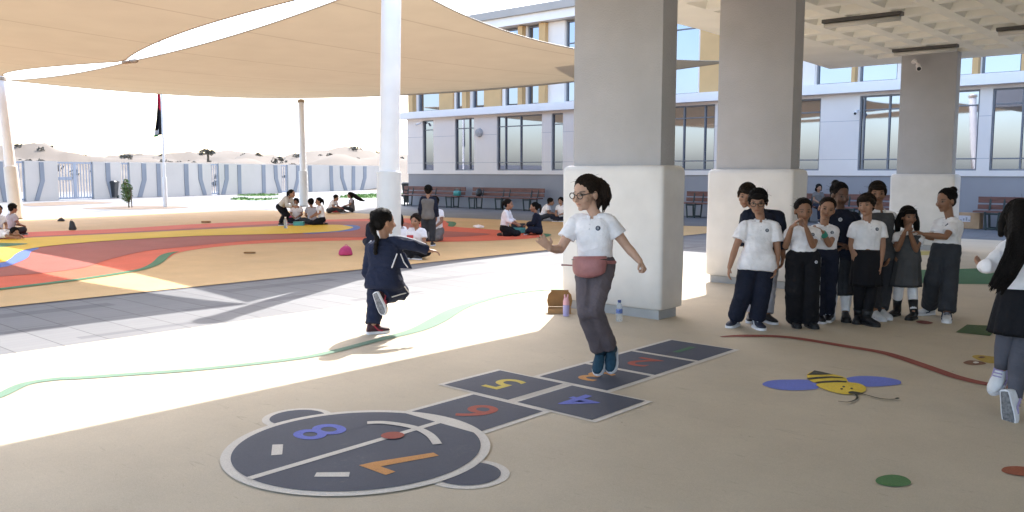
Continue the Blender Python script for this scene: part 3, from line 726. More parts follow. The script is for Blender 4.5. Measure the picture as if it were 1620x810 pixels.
# ------------------------------------------------------------------ shade sails and their masts
m_sail = sail_mat()
m_cable = mat('edge_cable', (.36, .28, .2), .5, .1, 5)
def sail(name, corners, sag, edges, label, n=36):
    A, B, C, D = [V(c) for c in corners]
    t = thing(name, label, 'shade sail', sum((A, B, C, D), V())/4, 'tan shade sails over the playground')
    bm = BM()
    IN = [((D+C)-(A+B)).normalized(), ((A+D)-(B+C)).normalized(), ((A+B)-(D+C)).normalized(), ((B+C)-(A+D)).normalized()]
    def off(k, w_):                  # how far an edge is drawn in, and dips, between its corners
        bow, lobes, dz, cl = edges[k]
        if lobes == 2: w2 = w_/cl*.5 if w_ < cl else .5+(w_-cl)/(1-cl)*.5; b = abs(math.sin(2*math.pi*w2))**.8
        else: b = 4*w_*(1-w_)
        return IN[k]*bow*b+Z*dz*4*w_*(1-w_)
    def pt(u, v_):
        p = A*(1-u)*(1-v_)+B*u*(1-v_)+C*u*v_+D*(1-u)*v_
        p = p+off(0, u)*(1-v_)**1.5+off(1, v_)*u**1.5+off(2, u)*v_**1.5+off(3, v_)*(1-u)**1.5
        p.z += sag*16*u*v_*(1-u)*(1-v_); return p
    g = [[bm.verts.new(pt(i/n, j/n)) for j in range(n+1)] for i in range(n+1)]
    for i in range(n):
        for j in range(n): bm.faces.new((g[i][j], g[i+1][j], g[i+1][j+1], g[i][j+1]))
    obj('fabric', bm, m_sail, t, True)
    bm = BM(); ed = [pt(i/n, 0) for i in range(n+1)]+[pt(1, i/n) for i in range(1, n+1)]+[pt(i/n, 1) for i in range(n-1, -1, -1)]+[pt(0, i/n) for i in range(n-1, 0, -1)]
    tube(bm, ed+[ed[0]], .014, 6, ends=False); obj('edge_cable', bm, m_cable, t)
    return t, pt
SB = [(-10.75, 9.25, 4.52), (-28.25, 9.32, 4.10), (-31.2, 21.7, 4.55), (-10.8, 20.9, 4.33)]
sB, ptB = sail('shade_sail', SB, -.05, [(.12, 2, -.30, .545), (0, 1, -.16, .5), (-.9, 1, -.15, .5), (1.15, 1, -.24, .5)], 'large tan shade sail stretched above the middle of the playground')
SA = [(-10.6, 9.1, 4.46), (-28.25, 9.2, 4.22), (-28.6, -2.2, 4.4), (-10.2, -2.2, 4.8)]
sA, ptA = sail('shade_sail', SA, -.1, [(.78, 2, -.36, .545), (.3, 1, 0, .5), (.3, 1, 0, .5), (.2, 1, 0, .5)], 'nearer tan shade sail crossing the top left corner')
bm = BM(); q = ptB(.545, 0); tube(bm, [q-V((.22, .05, 0)), q+V((.22, .05, 0))], .05, 8); tube(bm, [q, ptA(.545, 0)], .03, 6); obj('clamp', bm, m_cable, sB)
def mast(base, top, rs_, r0, r1, zs, label):
    t = thing('mast', label, 'mast', base, 'white masts holding the shade sails')
    base, top = V(base), V(top); d = (top-base).normalized()
    bm = BM(); tube(bm, [base, top], [r0, r1], 24, ends=False); obj('pole', bm, m_steelwhite, t, True); auto_smooth(t.children[-1])
    bm = BM(); k = zs/d.z; a, b = frame_from(d)
    loft(bm, [(base+d*.0, a, b, rs_, rs_, 2), (base+d*k*.5, a, b, rs_*1.01, rs_*1.01, 2), (base+d*(k-.01), a, b, rs_*.99, rs_*.99, 2), (base+d*k, a, b, rs_*.93, rs_*.93, 2)], 28); obj('sleeve', bm, m_sleeve, t, True); auto_smooth(t.children[-1])
    bm = BM(); cyl(bm, top-d*.12, top-d*.02, r1+.03, n=16); obj('collar', bm, m_cable, t); bm = BM(); cyl(bm, top, top+d*.03, r1, r1*.7, 16); obj('cap', bm, m_steelwhite, t)
    return t
q = G(614, 423); D0 = depth(q)
mast(q, at(620, -90, D0), .182, .150, .148, 1.42, 'nearest white mast with a padded sleeve behind the running girl')
q = G(26, 346); mast(q, at(0, 122, depth(q)), .19, .155, .135, 1.55, 'leaning white mast at the left edge beside the lying child')
q = G(481, 326); mast(q, at(476.5, 158, depth(q)), .18, .135, .125, 1.45, 'distant white mast behind the group of seated children')
q = V((-10.55, 21.0, 0)); mast(q, q+Z*4.35, .18, .14, .13, 1.42, 'white mast hidden behind the second pillar')
# ------------------------------------------------------------------ painted floor games
def text_mesh(name, s, cx, cy, z, size, m, parent, ang=math.pi, sx=1.0, off=.005):
    cu = bpy.data.curves.new('t', 'FONT'); cu.body = s; cu.size = size; cu.align_x = 'CENTER'; cu.align_y = 'CENTER'; cu.offset = off; cu.resolution_u = 6
    o = bpy.data.objects.new('t', cu); COL.objects.link(o)
    dg = bpy.context.evaluated_depsgraph_get(); me = bpy.data.meshes.new_from_object(o.evaluated_get(dg))
    bpy.data.objects.remove(o)
    xs = [v.co for v in me.vertices]; mx_ = (max(c.x for c in xs)+min(c.x for c in xs))/2; my = (max(c.y for c in xs)+min(c.y for c in xs))/2
    z = z*.5+.001
    me.transform(Matrix.Translation((cx, cy, z)) @ Matrix.Rotation(ang, 4, 'Z') @ Matrix.Diagonal((sx, 1, 1, 1)) @ Matrix.Translation((-mx_, -my, 0)))
    if me.polygons and me.polygons[0].normal.z < 0: me.flip_normals()
    me.name = name
    return link(name, me, m, parent)
def paint(name, col): return granule_mat('paint_'+name, col, .14, .10, 1.0, (.40, .35, .285))
hop = thing('hopscotch', 'charcoal hopscotch court with pale lines ending in a round animal head', 'floor marking', (-3.45, 4.0, 0))
XC, W2 = -3.453, .329
def rect(x0, x1, y0, y1): return [(x0, y0), (x1, y0), (x1, y1), (x0, y1)]
Lw = .022
sq = [('1', XC, 5.665, 6.27, paint('green', (.07, .15, .09))), ('2', XC, 5.055, 5.655, paint('red', (.33, .075, .05))), ('3', XC, 4.475, 5.045, paint('orange', (.55, .26, .08))),
      ('4', XC+.325, 3.87, 4.465, paint('blue', (.12, .15, .50))), ('5', XC-.325, 3.87, 4.465, paint('yellow', (.58, .46, .09))), ('6', XC, 3.27, 3.86, paint('red', (.33, .075, .05)))]
for s, xc, ya, yb, m_ in sq:
    b = sheet('border', rect(xc-W2, xc+W2, ya-.004, yb+.004), .004, m_line, hop)
    sheet('square', rect(xc-W2+.042, xc+W2-.042, ya+.02, yb-.02), .008, m_squaregrey, hop)
    text_mesh('number', s, xc+.0, (ya+yb)/2, .012, .40, m_, hop, sx=1.1)
BX, BY, BR = -3.45, 2.69, .68
for sx in (-1, 1):
    ex, ey = BX+sx*.69, BY+.10
    sheet('ear_border', circle_pts(ex, ey, .20, 40), .003, m_line, hop); sheet('ear', circle_pts(ex, ey, .158, 40), .007, m_squaregrey, hop)
sheet('head_border', circle_pts(BX, BY, BR, 72), .011, m_line, hop)
inn = [p for p in circle_pts(BX, BY, BR-.05, 96) if p[1] < 3.255]
a0 = math.asin((3.255-BY)/(BR-.05)); inn = circle_pts(BX, BY, BR-.05, 90, math.pi-a0, 2*math.pi+a0)
sheet('head', inn, .015, m_squaregrey, hop)
sheet('divider', rect(BX-.022, BX+.022, BY-BR+.04, 3.265), .019, m_line, hop)
ribbon('mouth', spline(px([(581, 672), (607, 671.5), (640, 676), (664, 682.5), (682, 693), (692, 706)]), 5), .05, .023, m_line, hop)
sheet('nose', circle_pts(-3.447, 2.915, .062, 32), .027, paint('red', (.33, .075, .05)), hop)
for e in ([(431, 706.5), (448, 706), (446.5, 722), (429, 723.5)], [(501, 750.7), (553.5, 750.2), (552, 757.5), (497, 757.5)]): sheet('eye', px(e), .019, m_line, hop)
text_mesh('number', '8', -3.80, 2.70, .019, .40, paint('blue', (.12, .15, .50)), hop, sx=1.15)
sv = [(-3.215, 2.505), (-3.015, 2.505), (-3.015, 2.565), (-3.125, 2.565), (-3.03, 2.86), (-3.085, 2.875), (-3.20, 2.58)]
sheet('number', sv, .019, paint('orange', (.55, .26, .08)), hop)
# bee
bee = thing('painted_bee', 'painted yellow bee with blue wings and curling feelers on the beige floor', 'floor marking', (*G(1318, 608)[:2], 0))
m_bb, m_by, m_bk = paint('wing_blue', (.15, .19, .56)), paint('bee_yellow', (.72, .52, .06)), paint('dark', (.06, .055, .04))
def q5(l, s=5.786, ox=1180, oy=560): return px([(ox+a/s, oy+b/s) for a, b in l])
for l in ([(150, 280), (200, 252), (300, 240), (430, 238), (560, 240), (640, 265), (665, 300), (650, 322), (560, 332), (430, 337), (300, 328), (200, 305)], [(905, 240), (940, 218), (1030, 206), (1150, 207), (1280, 218), (1390, 240), (1422, 262), (1400, 282), (1300, 295), (1180, 302), (1080, 300), (1000, 275)]): sheet('wing', spline(q5(l), 4, True), .004, m_bb, bee)
sheet('body', spline(q5([(560, 195), (628, 160), (720, 178), (840, 200), (910, 225), (930, 250), (920, 270), (760, 280), (640, 272), (580, 245)]), 3, True), .008, m_by, bee)
for l in ([(562, 200), (628, 158), (700, 172), (800, 196)], [(558, 228), (650, 218), (780, 212), (885, 222), (895, 230), (780, 226), (660, 235), (575, 243)], [(625, 266), (720, 254), (840, 250), (925, 256), (920, 270), (820, 268), (720, 274), (660, 276)]): sheet('stripe', q5(l), .012, m_bk, bee)
sheet('face', spline(q5([(645, 285), (760, 270), (900, 268), (1020, 275), (1090, 305), (1095, 345), (1050, 365), (950, 378), (840, 368), (740, 340), (670, 310)]), 4, True), .012, m_by, bee)
for l in ([(940, 360), (980, 352), (1060, 368), (1040, 378), (950, 375)], ): sheet('hair_tuft', spline(q5(l), 3, True), .016, m_bk, bee)
for x, y in ((876, 331), (895, 311), (968, 326)): sheet('eye', [(p.x, p.y) for p in spline(q5([(x-14, y), (x, y-7), (x+14, y), (x, y+7)]), 4, True)], .016, m_bk, bee)
for l in ([(990, 372), (1015, 395), (1015, 420), (985, 440), (930, 452), (845, 445)], [(1050, 372), (1120, 392), (1220, 418), (1320, 428), (1390, 422)]): ribbon('feeler', spline(q5(l), 6), .014, .017, m_bk, bee)
sheet('feeler_tip', spline(q5([(1365, 420), (1388, 412), (1408, 419), (1388, 427)]), 3, True), .019, m_bk, bee)
# lines, spots, mats
def mark(name, pts, m_, label, z=.004, k=4):
    o = sheet(name, spline(px(pts), k, True) if k > 1 else px(pts), z, m_); return tag(o, label, 'floor marking')
o = ribbon('painted_line', spline(px([(-60, 650), (0, 626), (40, 608), (90, 600), (130, 598), (200, 593), (300, 586), (400, 576), (480, 566), (530, 556), (580, 543), (620, 533), (660, 522), (690, 508), (720, 491), (750, 480), (800, 467), (850, 460), (895, 458)]), 6),
            [.085]*66+[.085+.012*i for i in range(6)]+[.155]*15+[.12]*22, .004, m_leafgreen) if False else None
gp = spline(px([(-60, 650), (0, 626), (40, 608), (90, 600), (130, 598), (200, 593), (300, 586), (400, 576), (480, 566), (530, 556), (580, 543), (620, 533), (660, 522), (690, 508), (720, 491), (750, 480), (800, 467), (850, 460), (895, 458)]), 6)
gw_ = [.09+.10*math.exp(-((i/(len(gp)-1)-.73)/.09)**2) for i in range(len(gp))]
tag(ribbon('painted_line', gp, gw_, .004, m_leafgreen), 'long wavy green line painted across the sunlit beige floor', 'floor marking')
rp = spline(px([(1140, 533.5), (1165, 532), (1200, 531.8), (1235, 533), (1270, 537), (1330, 547), (1390, 557), (1420, 565), (1450, 575), (1480, 585.5), (1510, 596), (1545, 605), (1580, 611), (1640, 618)]), 6)
tag(ribbon('painted_line', rp, [.03+.07*min(1, i/8) for i in range(len(rp))], .004, paint('brick_red', (.27, .075, .055))), 'wavy brick red line curving past the bee towards the right edge', 'floor marking')
mark('painted_spot', [(1385, 762), (1391, 755.5), (1410, 752), (1430, 755), (1441, 763), (1436, 769), (1415, 771), (1393, 768)], paint('spot_green', (.09, .20, .075)), 'oval green spot on the floor in front of the bee')
mark('painted_spot', [(1584, 745), (1592, 739.5), (1615, 739), (1645, 744), (1660, 752), (1645, 756), (1615, 754), (1592, 750)], paint('spot_red', (.33, .10, .05)), 'brick red spot cut by the right edge of the photo')
mark('painted_spot', [(1449, 509), (1460, 507.5), (1476, 511), (1468, 513.5), (1455, 512)], paint('spot_maroon', (.20, .07, .06)), 'small maroon spot beside the boots of the pinafore girl')
mark('green_patch', [(1400, 434), (1440, 428), (1510, 426), (1620, 423), (1700, 424), (1700, 450), (1620, 450), (1480, 449), (1425, 444)], paint('patch_green', (.055, .15, .07)), 'wide green painted patch behind the girl with a bun', k=3)
mark('green_mat', [(1512, 526), (1530, 514), (1582, 516.5), (1566, 532)], paint('mat_green', (.065, .11, .035)), 'olive green painted rectangle left of the departing girl', k=1)
mark('yellow_dash', [(1449, 401), (1452, 398), (1472, 398), (1469, 404), (1451, 404)], paint('dash_yellow', (.40, .33, .10)), 'short yellow painted dash at the foot of the farthest pillar', k=1)
bf = thing('painted_butterfly', 'small brown and yellow butterfly painted on the floor beside the walking feet', 'floor marking', (*G(1555, 570)[:2], 0))
for c, pts in ((paint('butter_yellow', (.46, .32, .07)), [(1538, 565), (1548, 562), (1575, 565), (1582, 563), (1588, 570), (1575, 575), (1556, 573)]), (paint('butter_brown', (.20, .10, .06)), [(1524, 574), (1534, 570.5), (1552, 572.5), (1560, 576), (1545, 578), (1530, 577)])): sheet('wing', spline(px(pts), 4, True), .004, c, bf)
sheet('wing_spot', spline(px([(1539, 574), (1544, 572.8), (1549, 574.5), (1543, 575.8)]), 3, True), .008, m_line, bf)
sheet('wing_spot', spline(px([(1547, 566), (1553, 564.6), (1559, 566), (1552, 567.5)]), 3, True), .008, paint('butter_brown', (.20, .10, .06)), bf)

# ------------------------------------------------------------------ things left on the ground
def open_box(p, yaw, w_, dpt, h, lid, label):
    t = thing('cardboard_box', label, 'box', p)
    a = RH*math.cos(yaw)+FH*math.sin(yaw); b = Z.cross(a); th = .006
    P = lambda x, y, z: p+a*x+b*y+Z*z
    bm = BM()
    prism(bm, [P(-w_/2, 0, .002), P(w_/2, 0, .002), P(w_/2, dpt, .002), P(-w_/2, dpt, .002)], Z*th)
    for x in (-w_/2, w_/2-th): prism(bm, [P(x, th, th+.003), P(x+th, th, th+.003), P(x+th, dpt-th, th+.003), P(x, dpt-th, th+.003)], Z*h)
    for y in (0, dpt-th): prism(bm, [P(-w_/2, y, th+.003), P(w_/2, y, th+.003), P(w_/2, y+th, th+.003), P(-w_/2, y+th, th+.003)], Z*(h+.001))
    obj('tray', bm, m_card, t)
    bm = BM(); c = w_*.12; tl = b*.28
    up_ = (Z+b*.22).normalized()
    O = P(0, dpt+.002, h+.012)
    pts = [O-a*w_/2, O+a*w_/2, O+a*(w_/2+.012)+up_*lid*.35, O+a*w_*.5+up_*lid*.72, O+a*(w_/2-c)+up_*lid*.9, O+a*(w_/2-c)+up_*lid, O-a*(w_/2-c)+up_*lid, O-a*(w_/2-c)+up_*lid*.9, O-a*w_*.5+up_*lid*.72, O-a*(w_/2+.012)+up_*lid*.35]
    prism(bm, pts, up_.cross(a).normalized()*.006); obj('lid', bm, m_cardin, t)
    return t
pz = open_box(G(885, 497), R(-4), .235, .13, .045, .17, 'open brown pizza box standing by the first pillar')
m_lav = mat('lavender_steel', (.40, .36, .62), .35, .04, 4, spec=.5); m_pinkp = mat('pink_lid', (.72, .38, .43), .4, .04, 4)
def bunny_bottle(p, label, h):
    t = thing('drink_bottle', label, 'bottle', p, 'bunny-eared drink bottles'); a, b = RH, FH; k = h/.24
    S = lambda z, r: (p+Z*z*k, a, b, r*k, r*k, 2)
    bm = BM(); loft(bm, [S(.0, .030), S(.004, .034), (p+Z*.125*k, a, b, .035*k, .035*k, 2)], 24); o = obj('body', bm, m_lav, t, True); auto_smooth(o)
    bm = BM(); loft(bm, [S(.126, .035), S(.165, .034), S(.185, .028), S(.20, .026), S(.205, .018)], 24); o = obj('upper', bm, m_pinkp, t, True); auto_smooth(o)
    for s in (-1, 1):
        bm = BM(); tube(bm, [p+a*.013*s*k+Z*.2*k, p+a*.017*s*k+Z*.235*k], [.010*k, .008*k], 8); obj('ear', bm, m_pinkp, t, True)
    return t
bunny_bottle(G(895.5, 500), 'pink and lavender bunny bottle in front of the open box', .215)
bunny_bottle(G(948.5, 506), 'pink and lavender bunny bottle behind the legs of the jumping girl', .20)
p = G(979.5, 508); t = thing('water_bottle', 'clear plastic water bottle with blue cap and label', 'bottle', p)
mw, nt, b = new_mat('clear_plastic'); b.inputs['Base Color'].default_value = (.88, .92, .95, 1); b.inputs['Roughness'].default_value = .08; b.inputs['Transmission Weight'].default_value = .8; b.inputs['IOR'].default_value = 1.2
n = nt.nodes.new('ShaderNodeTexNoise'); n.inputs['Scale'].default_value = 40; bp = nt.nodes.new('ShaderNodeBump'); bp.inputs['Strength'].default_value = .3; bp.inputs['Distance'].default_value = .004; nt.links.new(n.outputs['Fac'], bp.inputs['Height']); nt.links.new(bp.outputs[0], b.inputs['Normal'])
S = lambda z, r: (p+Z*z, RH, FH, r, r, 2)
bm = BM(); loft(bm, [S(.0, .026), S(.006, .031), S(.04, .030), S(.06, .031), S(.10, .029), S(.135, .030), S(.165, .020), S(.178, .013), S(.19, .013)], 22); obj('body', bm, mw, t, True)
bm = BM(); loft(bm, [S(.181, .0165), S(.204, .0165)], 18); o = obj('cap', bm, mat('cap_blue', (.03, .06, .22), .4), t, True); auto_smooth(o)
bm = BM(); loft(bm, [S(.078, .0318), S(.118, .0318)], 22); o = obj('label_band', bm, mat('label_band', (.10, .16, .40), .4, .5, 60), t, True); auto_smooth(o)

def bag(name, p, w_, h, m_, label, cat='bag', tilt=0):
    t = thing(name, label, cat, p); a, b = RH, FH
    bm = BM(); loft(bm, [(p+Z*.004, a, b, w_*.42, w_*.25, 3), (p+Z*h*.12, a, b, w_*.5, w_*.32, 3), (p+Z*h*.45+a*tilt*.3, a, b, w_*.45, w_*.3, 2.5), (p+Z*h*.75+a*tilt*.7, a, b, w_*.34, w_*.2, 2.2), (p+Z*h*.93+a*tilt, a, b, w_*.2, w_*.1, 2)], 20)
    for v in bm.verts: v.co += V((noise.noise(v.co*14), noise.noise(v.co*14+V((5, 0, 0))), 0))*w_*.10
    o = obj('body', bm, m_, t, True)
    bm = BM(); tp = p+Z*h*.9+a*tilt
    tube(bm, [tp-a*w_*.1, tp-a*w_*.06+Z*h*.16, tp+a*w_*.06+Z*h*.16, tp+a*w_*.1], w_*.03, 6); obj('handle', bm, m_, t, True)
    return t
bag('school_bag', G(546, 404), .24, .17, m_pink, 'bright pink bag alone on the tan rubber left of the runner', tilt=.02)
bag('school_bag', G(459, 352.5), .22, .22, m_pink, 'pink bag by the feet of the stooping child')
bag('school_bag', G(535, 336), .45, .22, m_redbag, 'red bag beside the far pair of seated children')
bag('school_bag', G(115, 364), .17, .24, m_dark, 'black bag standing on the coral edge of the playground', tilt=-.02)
bag('school_bag', G(97, 350), .20, .10, m_dark, 'flat black bag on the sunlit rubber near the leaning mast')
def lunch(p, w_, d_, h, m_, label, yaw=0.0, lid=True):
    t = thing('lunch_box', label, 'box', p); a = RH*math.cos(yaw)+FH*math.sin(yaw); b = Z.cross(a)
    M_ = Matrix((a, b, Z)).transposed().to_4x4(); M_.translation = p
    bm = BM(); box(bm, (-w_/2, -d_/2, .002), (w_/2, d_/2, h), M_, bevel=.012); obj('body', bm, m_, t)
    if lid:
        bm = BM(); box(bm, (-w_/2, d_/2+.004, h*.5), (w_/2, d_/2+.024, h*.5+d_*.8), M_, bevel=.008); obj('lid', bm, m_dark, t)
    return t
lunch(G(820, 368.5), .34, .2, .12, m_teal, 'open teal lunch box between the two girls facing each other')
lunch(G(473, 357.5), .26, .18, .12, m_teal, 'closed teal lunch box in front of the seated group', lid=False)
lunch(G(395, 401), .2, .06, .03, m_cardin, 'flat brown wrapper on the tan rubber left of the pink bag', .1, False)
lunch(G(326, 352.5), .24, .1, .05, m_cardin, 'small brown carton on the coral edge below the grey stripes', 0, False)
p = G(452, 362); t = thing('water_bottle', 'clear bottle standing on the yellow band by the stooping child', 'bottle', p)
S = lambda z, r: (p+Z*z, RH, FH, r, r, 2)
bm = BM(); loft(bm, [S(0, .04), S(.01, .045), S(.2, .045), S(.25, .02), S(.28, .02)], 18); obj('body', bm, mw, t, True); bm = BM(); loft(bm, [S(.272, .023), S(.30, .023)], 14); obj('cap', bm, m_ledge, t, True)
p = G(757, 361); t = thing('paper_wrapper', 'crumpled white wrapper left on the tan rubber right of the green tip', 'wrapper', p)
bm = BM(); bmesh.ops.create_icosphere(bm, subdivisions=3, radius=.1, matrix=Matrix.Translation(p+Z*.045) @ Matrix.Diagonal((1.5, .8, .45, 1)))
for v in bm.verts: v.co += V((noise.noise(v.co*18), noise.noise(v.co*18+V((9, 0, 0))), noise.noise(v.co*18+V((0, 9, 0)))*.5))*.05; v.co.z = max(.002, v.co.z)
obj('paper', bm, m_ledge, t)
# ------------------------------------------------------------------ people
m_skin = attr_mat('skin', .5, .12, 220, sss=.0)
SKIN = dict(light=(.52, .32, .23), mid=(.36, .19, .12), tan=(.27, .135, .08), dark=(.13, .065, .042))
hair_d = hair_mat('black', (.009, .0072, .0066)); hair_b = hair_mat('brown', (.020, .0125, .009))
c_white = cloth('white', (.84, .82, .85)); c_navy = cloth('navy', (.014, .017, .032)); c_black = cloth('black', (.010, .010, .013))
c_taupe = cloth('taupe', (.115, .094, .104)); c_grey = cloth('grey', (.075, .075, .08)); c_dgrey = cloth('dark_grey', (.04, .042, .05)); c_pale = cloth('pale', (.48, .47, .52))
c_vest = cloth('grey_vest', (.17, .155, .145)); c_tight = cloth('grey_tights', (.085, .085, .105)); c_track = cloth('track_navy', (.016, .021, .045)); c_cream = cloth('cream', (.55, .52, .48))
m_emblem = mat('emblem_navy', (.02, .03, .07), .6); m_pipe = mat('white_piping', (.62, .62, .66), .6)
m_solew = mat('white_sole', (.68, .68, .72), .6, .05, 20); m_shoeb = mat('black_shoe', (.012, .012, .014), .5, .2, 20); m_shoew = mat('white_shoe', (.62, .62, .64), .5, .08, 20)
m_tread = mat('rubber_tread', (.16, .16, .17), .7, .5, 60)
m_knit = mat('teal_knit', (.012, .045, .075), .8, .2, 40, .4, 120); m_shoen = mat('navy_shoe', (.02, .025, .045), .6, .2, 30); m_shoer = mat('red_trim_shoe', (.05, .016, .022), .6, .6, 30)
m_rose = mat('rose_leather', (.33, .125, .12), .42, .18, 14, .25, 60, spec=.5)
m_lens = mat('glasses_rim', (.015, .013, .012), .3)

def lerp(a, b, t): return a+(b-a)*t
class Person:
    def __init__(self, label, J, s=1.0, back=False, skin='mid', vox=.006, yaw=0, pitch=0, roll=0, head=1.0, group='school children'):
        self.J = {k: V(v) for k, v in J.items()}; J = self.J; self.s = s; self.vox = vox; self.skin = SKIN[skin]; self.sg = -1 if back else 1
        zmin = min(J['anl'].z, J['anr'].z)
        base = (J['hpl']+J['hpr'])/2; base = V((base.x, base.y, 0))
        self.root = thing('person', label, 'person', base, group)
        self.hl = (J['hpr']-J['hpl']).normalized(); self.sl = (J['shr']-J['shl']).normalized()
        self.P = (J['hpl']+J['hpr'])/2; self.S = (J['shl']+J['shr'])/2
        self.up = (J['neck']-self.P).normalized(); self.front = (self.sl.cross(self.up)).normalized()*self.sg
        f0 = (-FH*math.cos(R(yaw))+RH*math.sin(R(yaw))); f = f0*math.cos(R(pitch))-Z*math.sin(R(pitch)); rr = f0.cross(Z); u = rr.cross(f).normalized()
        q = Matrix.Rotation(R(roll), 3, f); rr = q @ rr; u = q @ u
        self.hs = s*head; self.HM = Matrix((rr, f, u)).transposed(); self.hc = J['head']
        self.body_parts = []
    def H(self, x, y, z): return self.hc+self.HM @ V((x, y, z))*self.hs
    def torso(self, bm, g, t0=-.06, t1=.95, belly=0.0, wide=1.0, n=28, hem=0.0, thin=1.0):
        s = self.s; P, N = self.P, self.J['neck']; ax = N-P; secs = []
        prof = [(-.16, .108, .080), (-.06, .122, .092), (.06, .120, .092), (.2, .112, .086), (.36, .106, .080), (.55, .112, .084), (.7, .122, .086), (.82, .122, .078), (.9, .098, .064), (.96, .062, .054), (1.02, .046, .048)]
        hw = (self.J['shr']-self.J['shl']).length/2/s
        for t, a, b in prof:
            if t < t0-.001 or t > t1+.001: continue
            k = max(0, min(1, t)); l = lerp(self.hl, self.sl, k).normalized(); l = (l-self.up*l.dot(self.up)).normalized(); fr = l.cross(self.up)
            if .65 < t < .93: a = max(a, hw*(1.02 if t < .85 else .8))
            be = belly*math.exp(-((t-.18)/.22)**2)
            a = a*wide+hem*max(0, 1-(t+.16)/.5); b = b*thin+hem*(.7 if hem > 0 else 1.7)*max(0, 1-(t+.16)/.5)
            secs.append((P+ax*t-(-self.up*0)+self.front*be*.5*s, l, fr, (a+g+be*.4)*s, (b+g+be)*s, 2.5))
        loft(bm, secs, n)
    def arm(self, side): J = self.J; return J['sh'+side], J['el'+side], J['wr'+side]
    def body(self, hands=('relax', 'relax')):
        J, s = self.J, self.s; bm = BM(); H = self.H; hs = self.hs
        self.torso(bm, -.008, -.16, .9)
        tube(bm, [lerp(self.P, J['neck'], .84), J['neck'], H(0, -.012, -.03)], [.046*s, .039*s, .044*hs], 14)
        ball(bm, H(0, -.012, .028), (.070*hs, .088*hs, .077*hs), self.HM); ball(bm, H(0, .028, -.012), (.059*hs, .060*hs, .070*hs), self.HM)
        ball(bm, H(0, .022, -.046), (.050*hs, .055*hs, .050*hs), self.HM); ball(bm, H(0, .060, -.080), (.020*hs, .018*hs, .014*hs), self.HM, 10, 8)
        tube(bm, [H(0, .080, .012), H(0, .094, -.012), H(0, .099, -.022)], [.007*hs, .009*hs, .0115*hs], 8); ball(bm, H(-.010, .088, -.024), .0075*hs, None, 8, 6); ball(bm, H(.010, .088, -.024), .0075*hs, None, 8, 6)
        for x in (-1, 1):
            ball(bm, H(x*.071, -.006, -.008), (.011*hs, .019*hs, .028*hs), self.HM, 10, 8); ball(bm, H(x*.036, .055, -.022), (.024*hs, .024*hs, .022*hs), self.HM, 10, 8)
        for i, side in enumerate('lr'):
            a, b, c = self.arm(side); tube(bm, [a, lerp(a, b, .5), b, lerp(b, c, .35), c], [.043*s, .037*s, .030*s, .031*s, .0215*s], 12)
            self.hand(bm, b, c, J.get('hd'+side), hands[i], -1 if side == 'l' else 1)
            h, k, f = J['hp'+side], J['kn'+side], J['an'+side]
            tube(bm, [h, lerp(h, k, .5), k, lerp(k, f, .35), f], [.072*s, .062*s, .046*s, .045*s, .031*s], 12)
        o = remesh('body', bm, self.vox, m_skin, self.root, 2)
        self.tone(o); self.b = o; return o
    def hand(self, bm, el, wr, tip, pose, side):
        s = self.s; d = ((tip-wr) if tip is not None else (wr-el)).normalized()
        lat = self.front-d*self.front.dot(d)
        if lat.length < .3: lat = self.sl*(-side)-d*(self.sl*(-side)).dot(d)
        lat.normalize(); n = d.cross(lat).normalized(); n = n if n.dot(self.P-wr) > 0 else -n         # palm faces the body
        if pose == 'open': lat, n = n, -lat
        pw = .030*s; L0 = .062*s
        cs = [wr-d*.005*s, wr+d*.025*s, wr+d*L0]
        loft(bm, [(cs[0], lat, n, .021*s, .016*s, 2), (cs[1], lat, n, .028*s, .0135*s, 2.4), (cs[2], lat, n, .033*s, .0115*s, 2.6), (cs[2]+d*.006*s, lat, n, .028*s, .007*s, 2.4)], 14)
        curl = dict(relax=.35, fist=1.25, open=.08, mouth=.25)[pose]; spread = .20 if pose == 'open' else .05
        for i, ln in enumerate((.052, .058, .054, .043)):
            x = (1.5-i)/1.5; p = cs[2]+lat*x*.0245*s; dd = (d+lat*x*spread).normalized(); pts = [p-dd*.008*s, p]; c = curl*(1+.08*i)
            for j, seg in enumerate((.44, .32, .24)):
                ang = c*(j+.7); v = (dd*math.cos(ang)+n*math.sin(ang)); pts.append(pts[-1]+v*ln*s*seg)
            tube(bm, pts, [.0085*s, .0085*s, .0078*s, .0072*s, .0062*s], 8)
        p = wr+d*.018*s+lat*.022*s; v1 = (d*.62+lat*.75+n*.25).normalized(); v2 = (d*.9+lat*.25+n*.35*(1+curl)).normalized()
        tube(bm, [p-lat*.01*s, p+v1*.024*s, p+v1*.024*s+v2*.026*s], [.0115*s, .0095*s, .0075*s], 8)
    def tone(self, o):
        me = o.data; n = len(me.vertices); co = np.empty(n*3); me.vertices.foreach_get('co', co); co = co.reshape(-1, 3)
        off = np.array(self.root.location); hc = np.array(self.hc)-off; L = (co-hc) @ np.array(self.HM)/self.hs
        no = np.empty(n*3); me.vertices.foreach_get('normal', no); no = no.reshape(-1, 3)
        x, y, z = np.abs(L[:, 0]), L[:, 1], L[:, 2]; fr = y > .03; f = np.array(self.HM)[:, 1]
        def g(cx, cz, rx, rz): return np.exp(-((x-cx)/rx)**2-((z-cz)/rz)**2)*fr
        dy = -.0065*g(.030, .008, .017, .010)+.003*g(.030, .030, .02, .006)+.0035*g(0, -.050, .017, .006)-.003*g(0, -.0495, .02, .0022)-.002*g(0, -.066, .018, .006)
        co += np.outer(dy*self.hs, f); me.vertices.foreach_set('co', co.ravel()); me.update()
        col = np.tile(np.array(self.skin), (n, 1))
        def mixin(m, c): nonlocal col; m = np.clip(m, 0, 1)[:, None]; col = col*(1-m)+np.array(c)*m
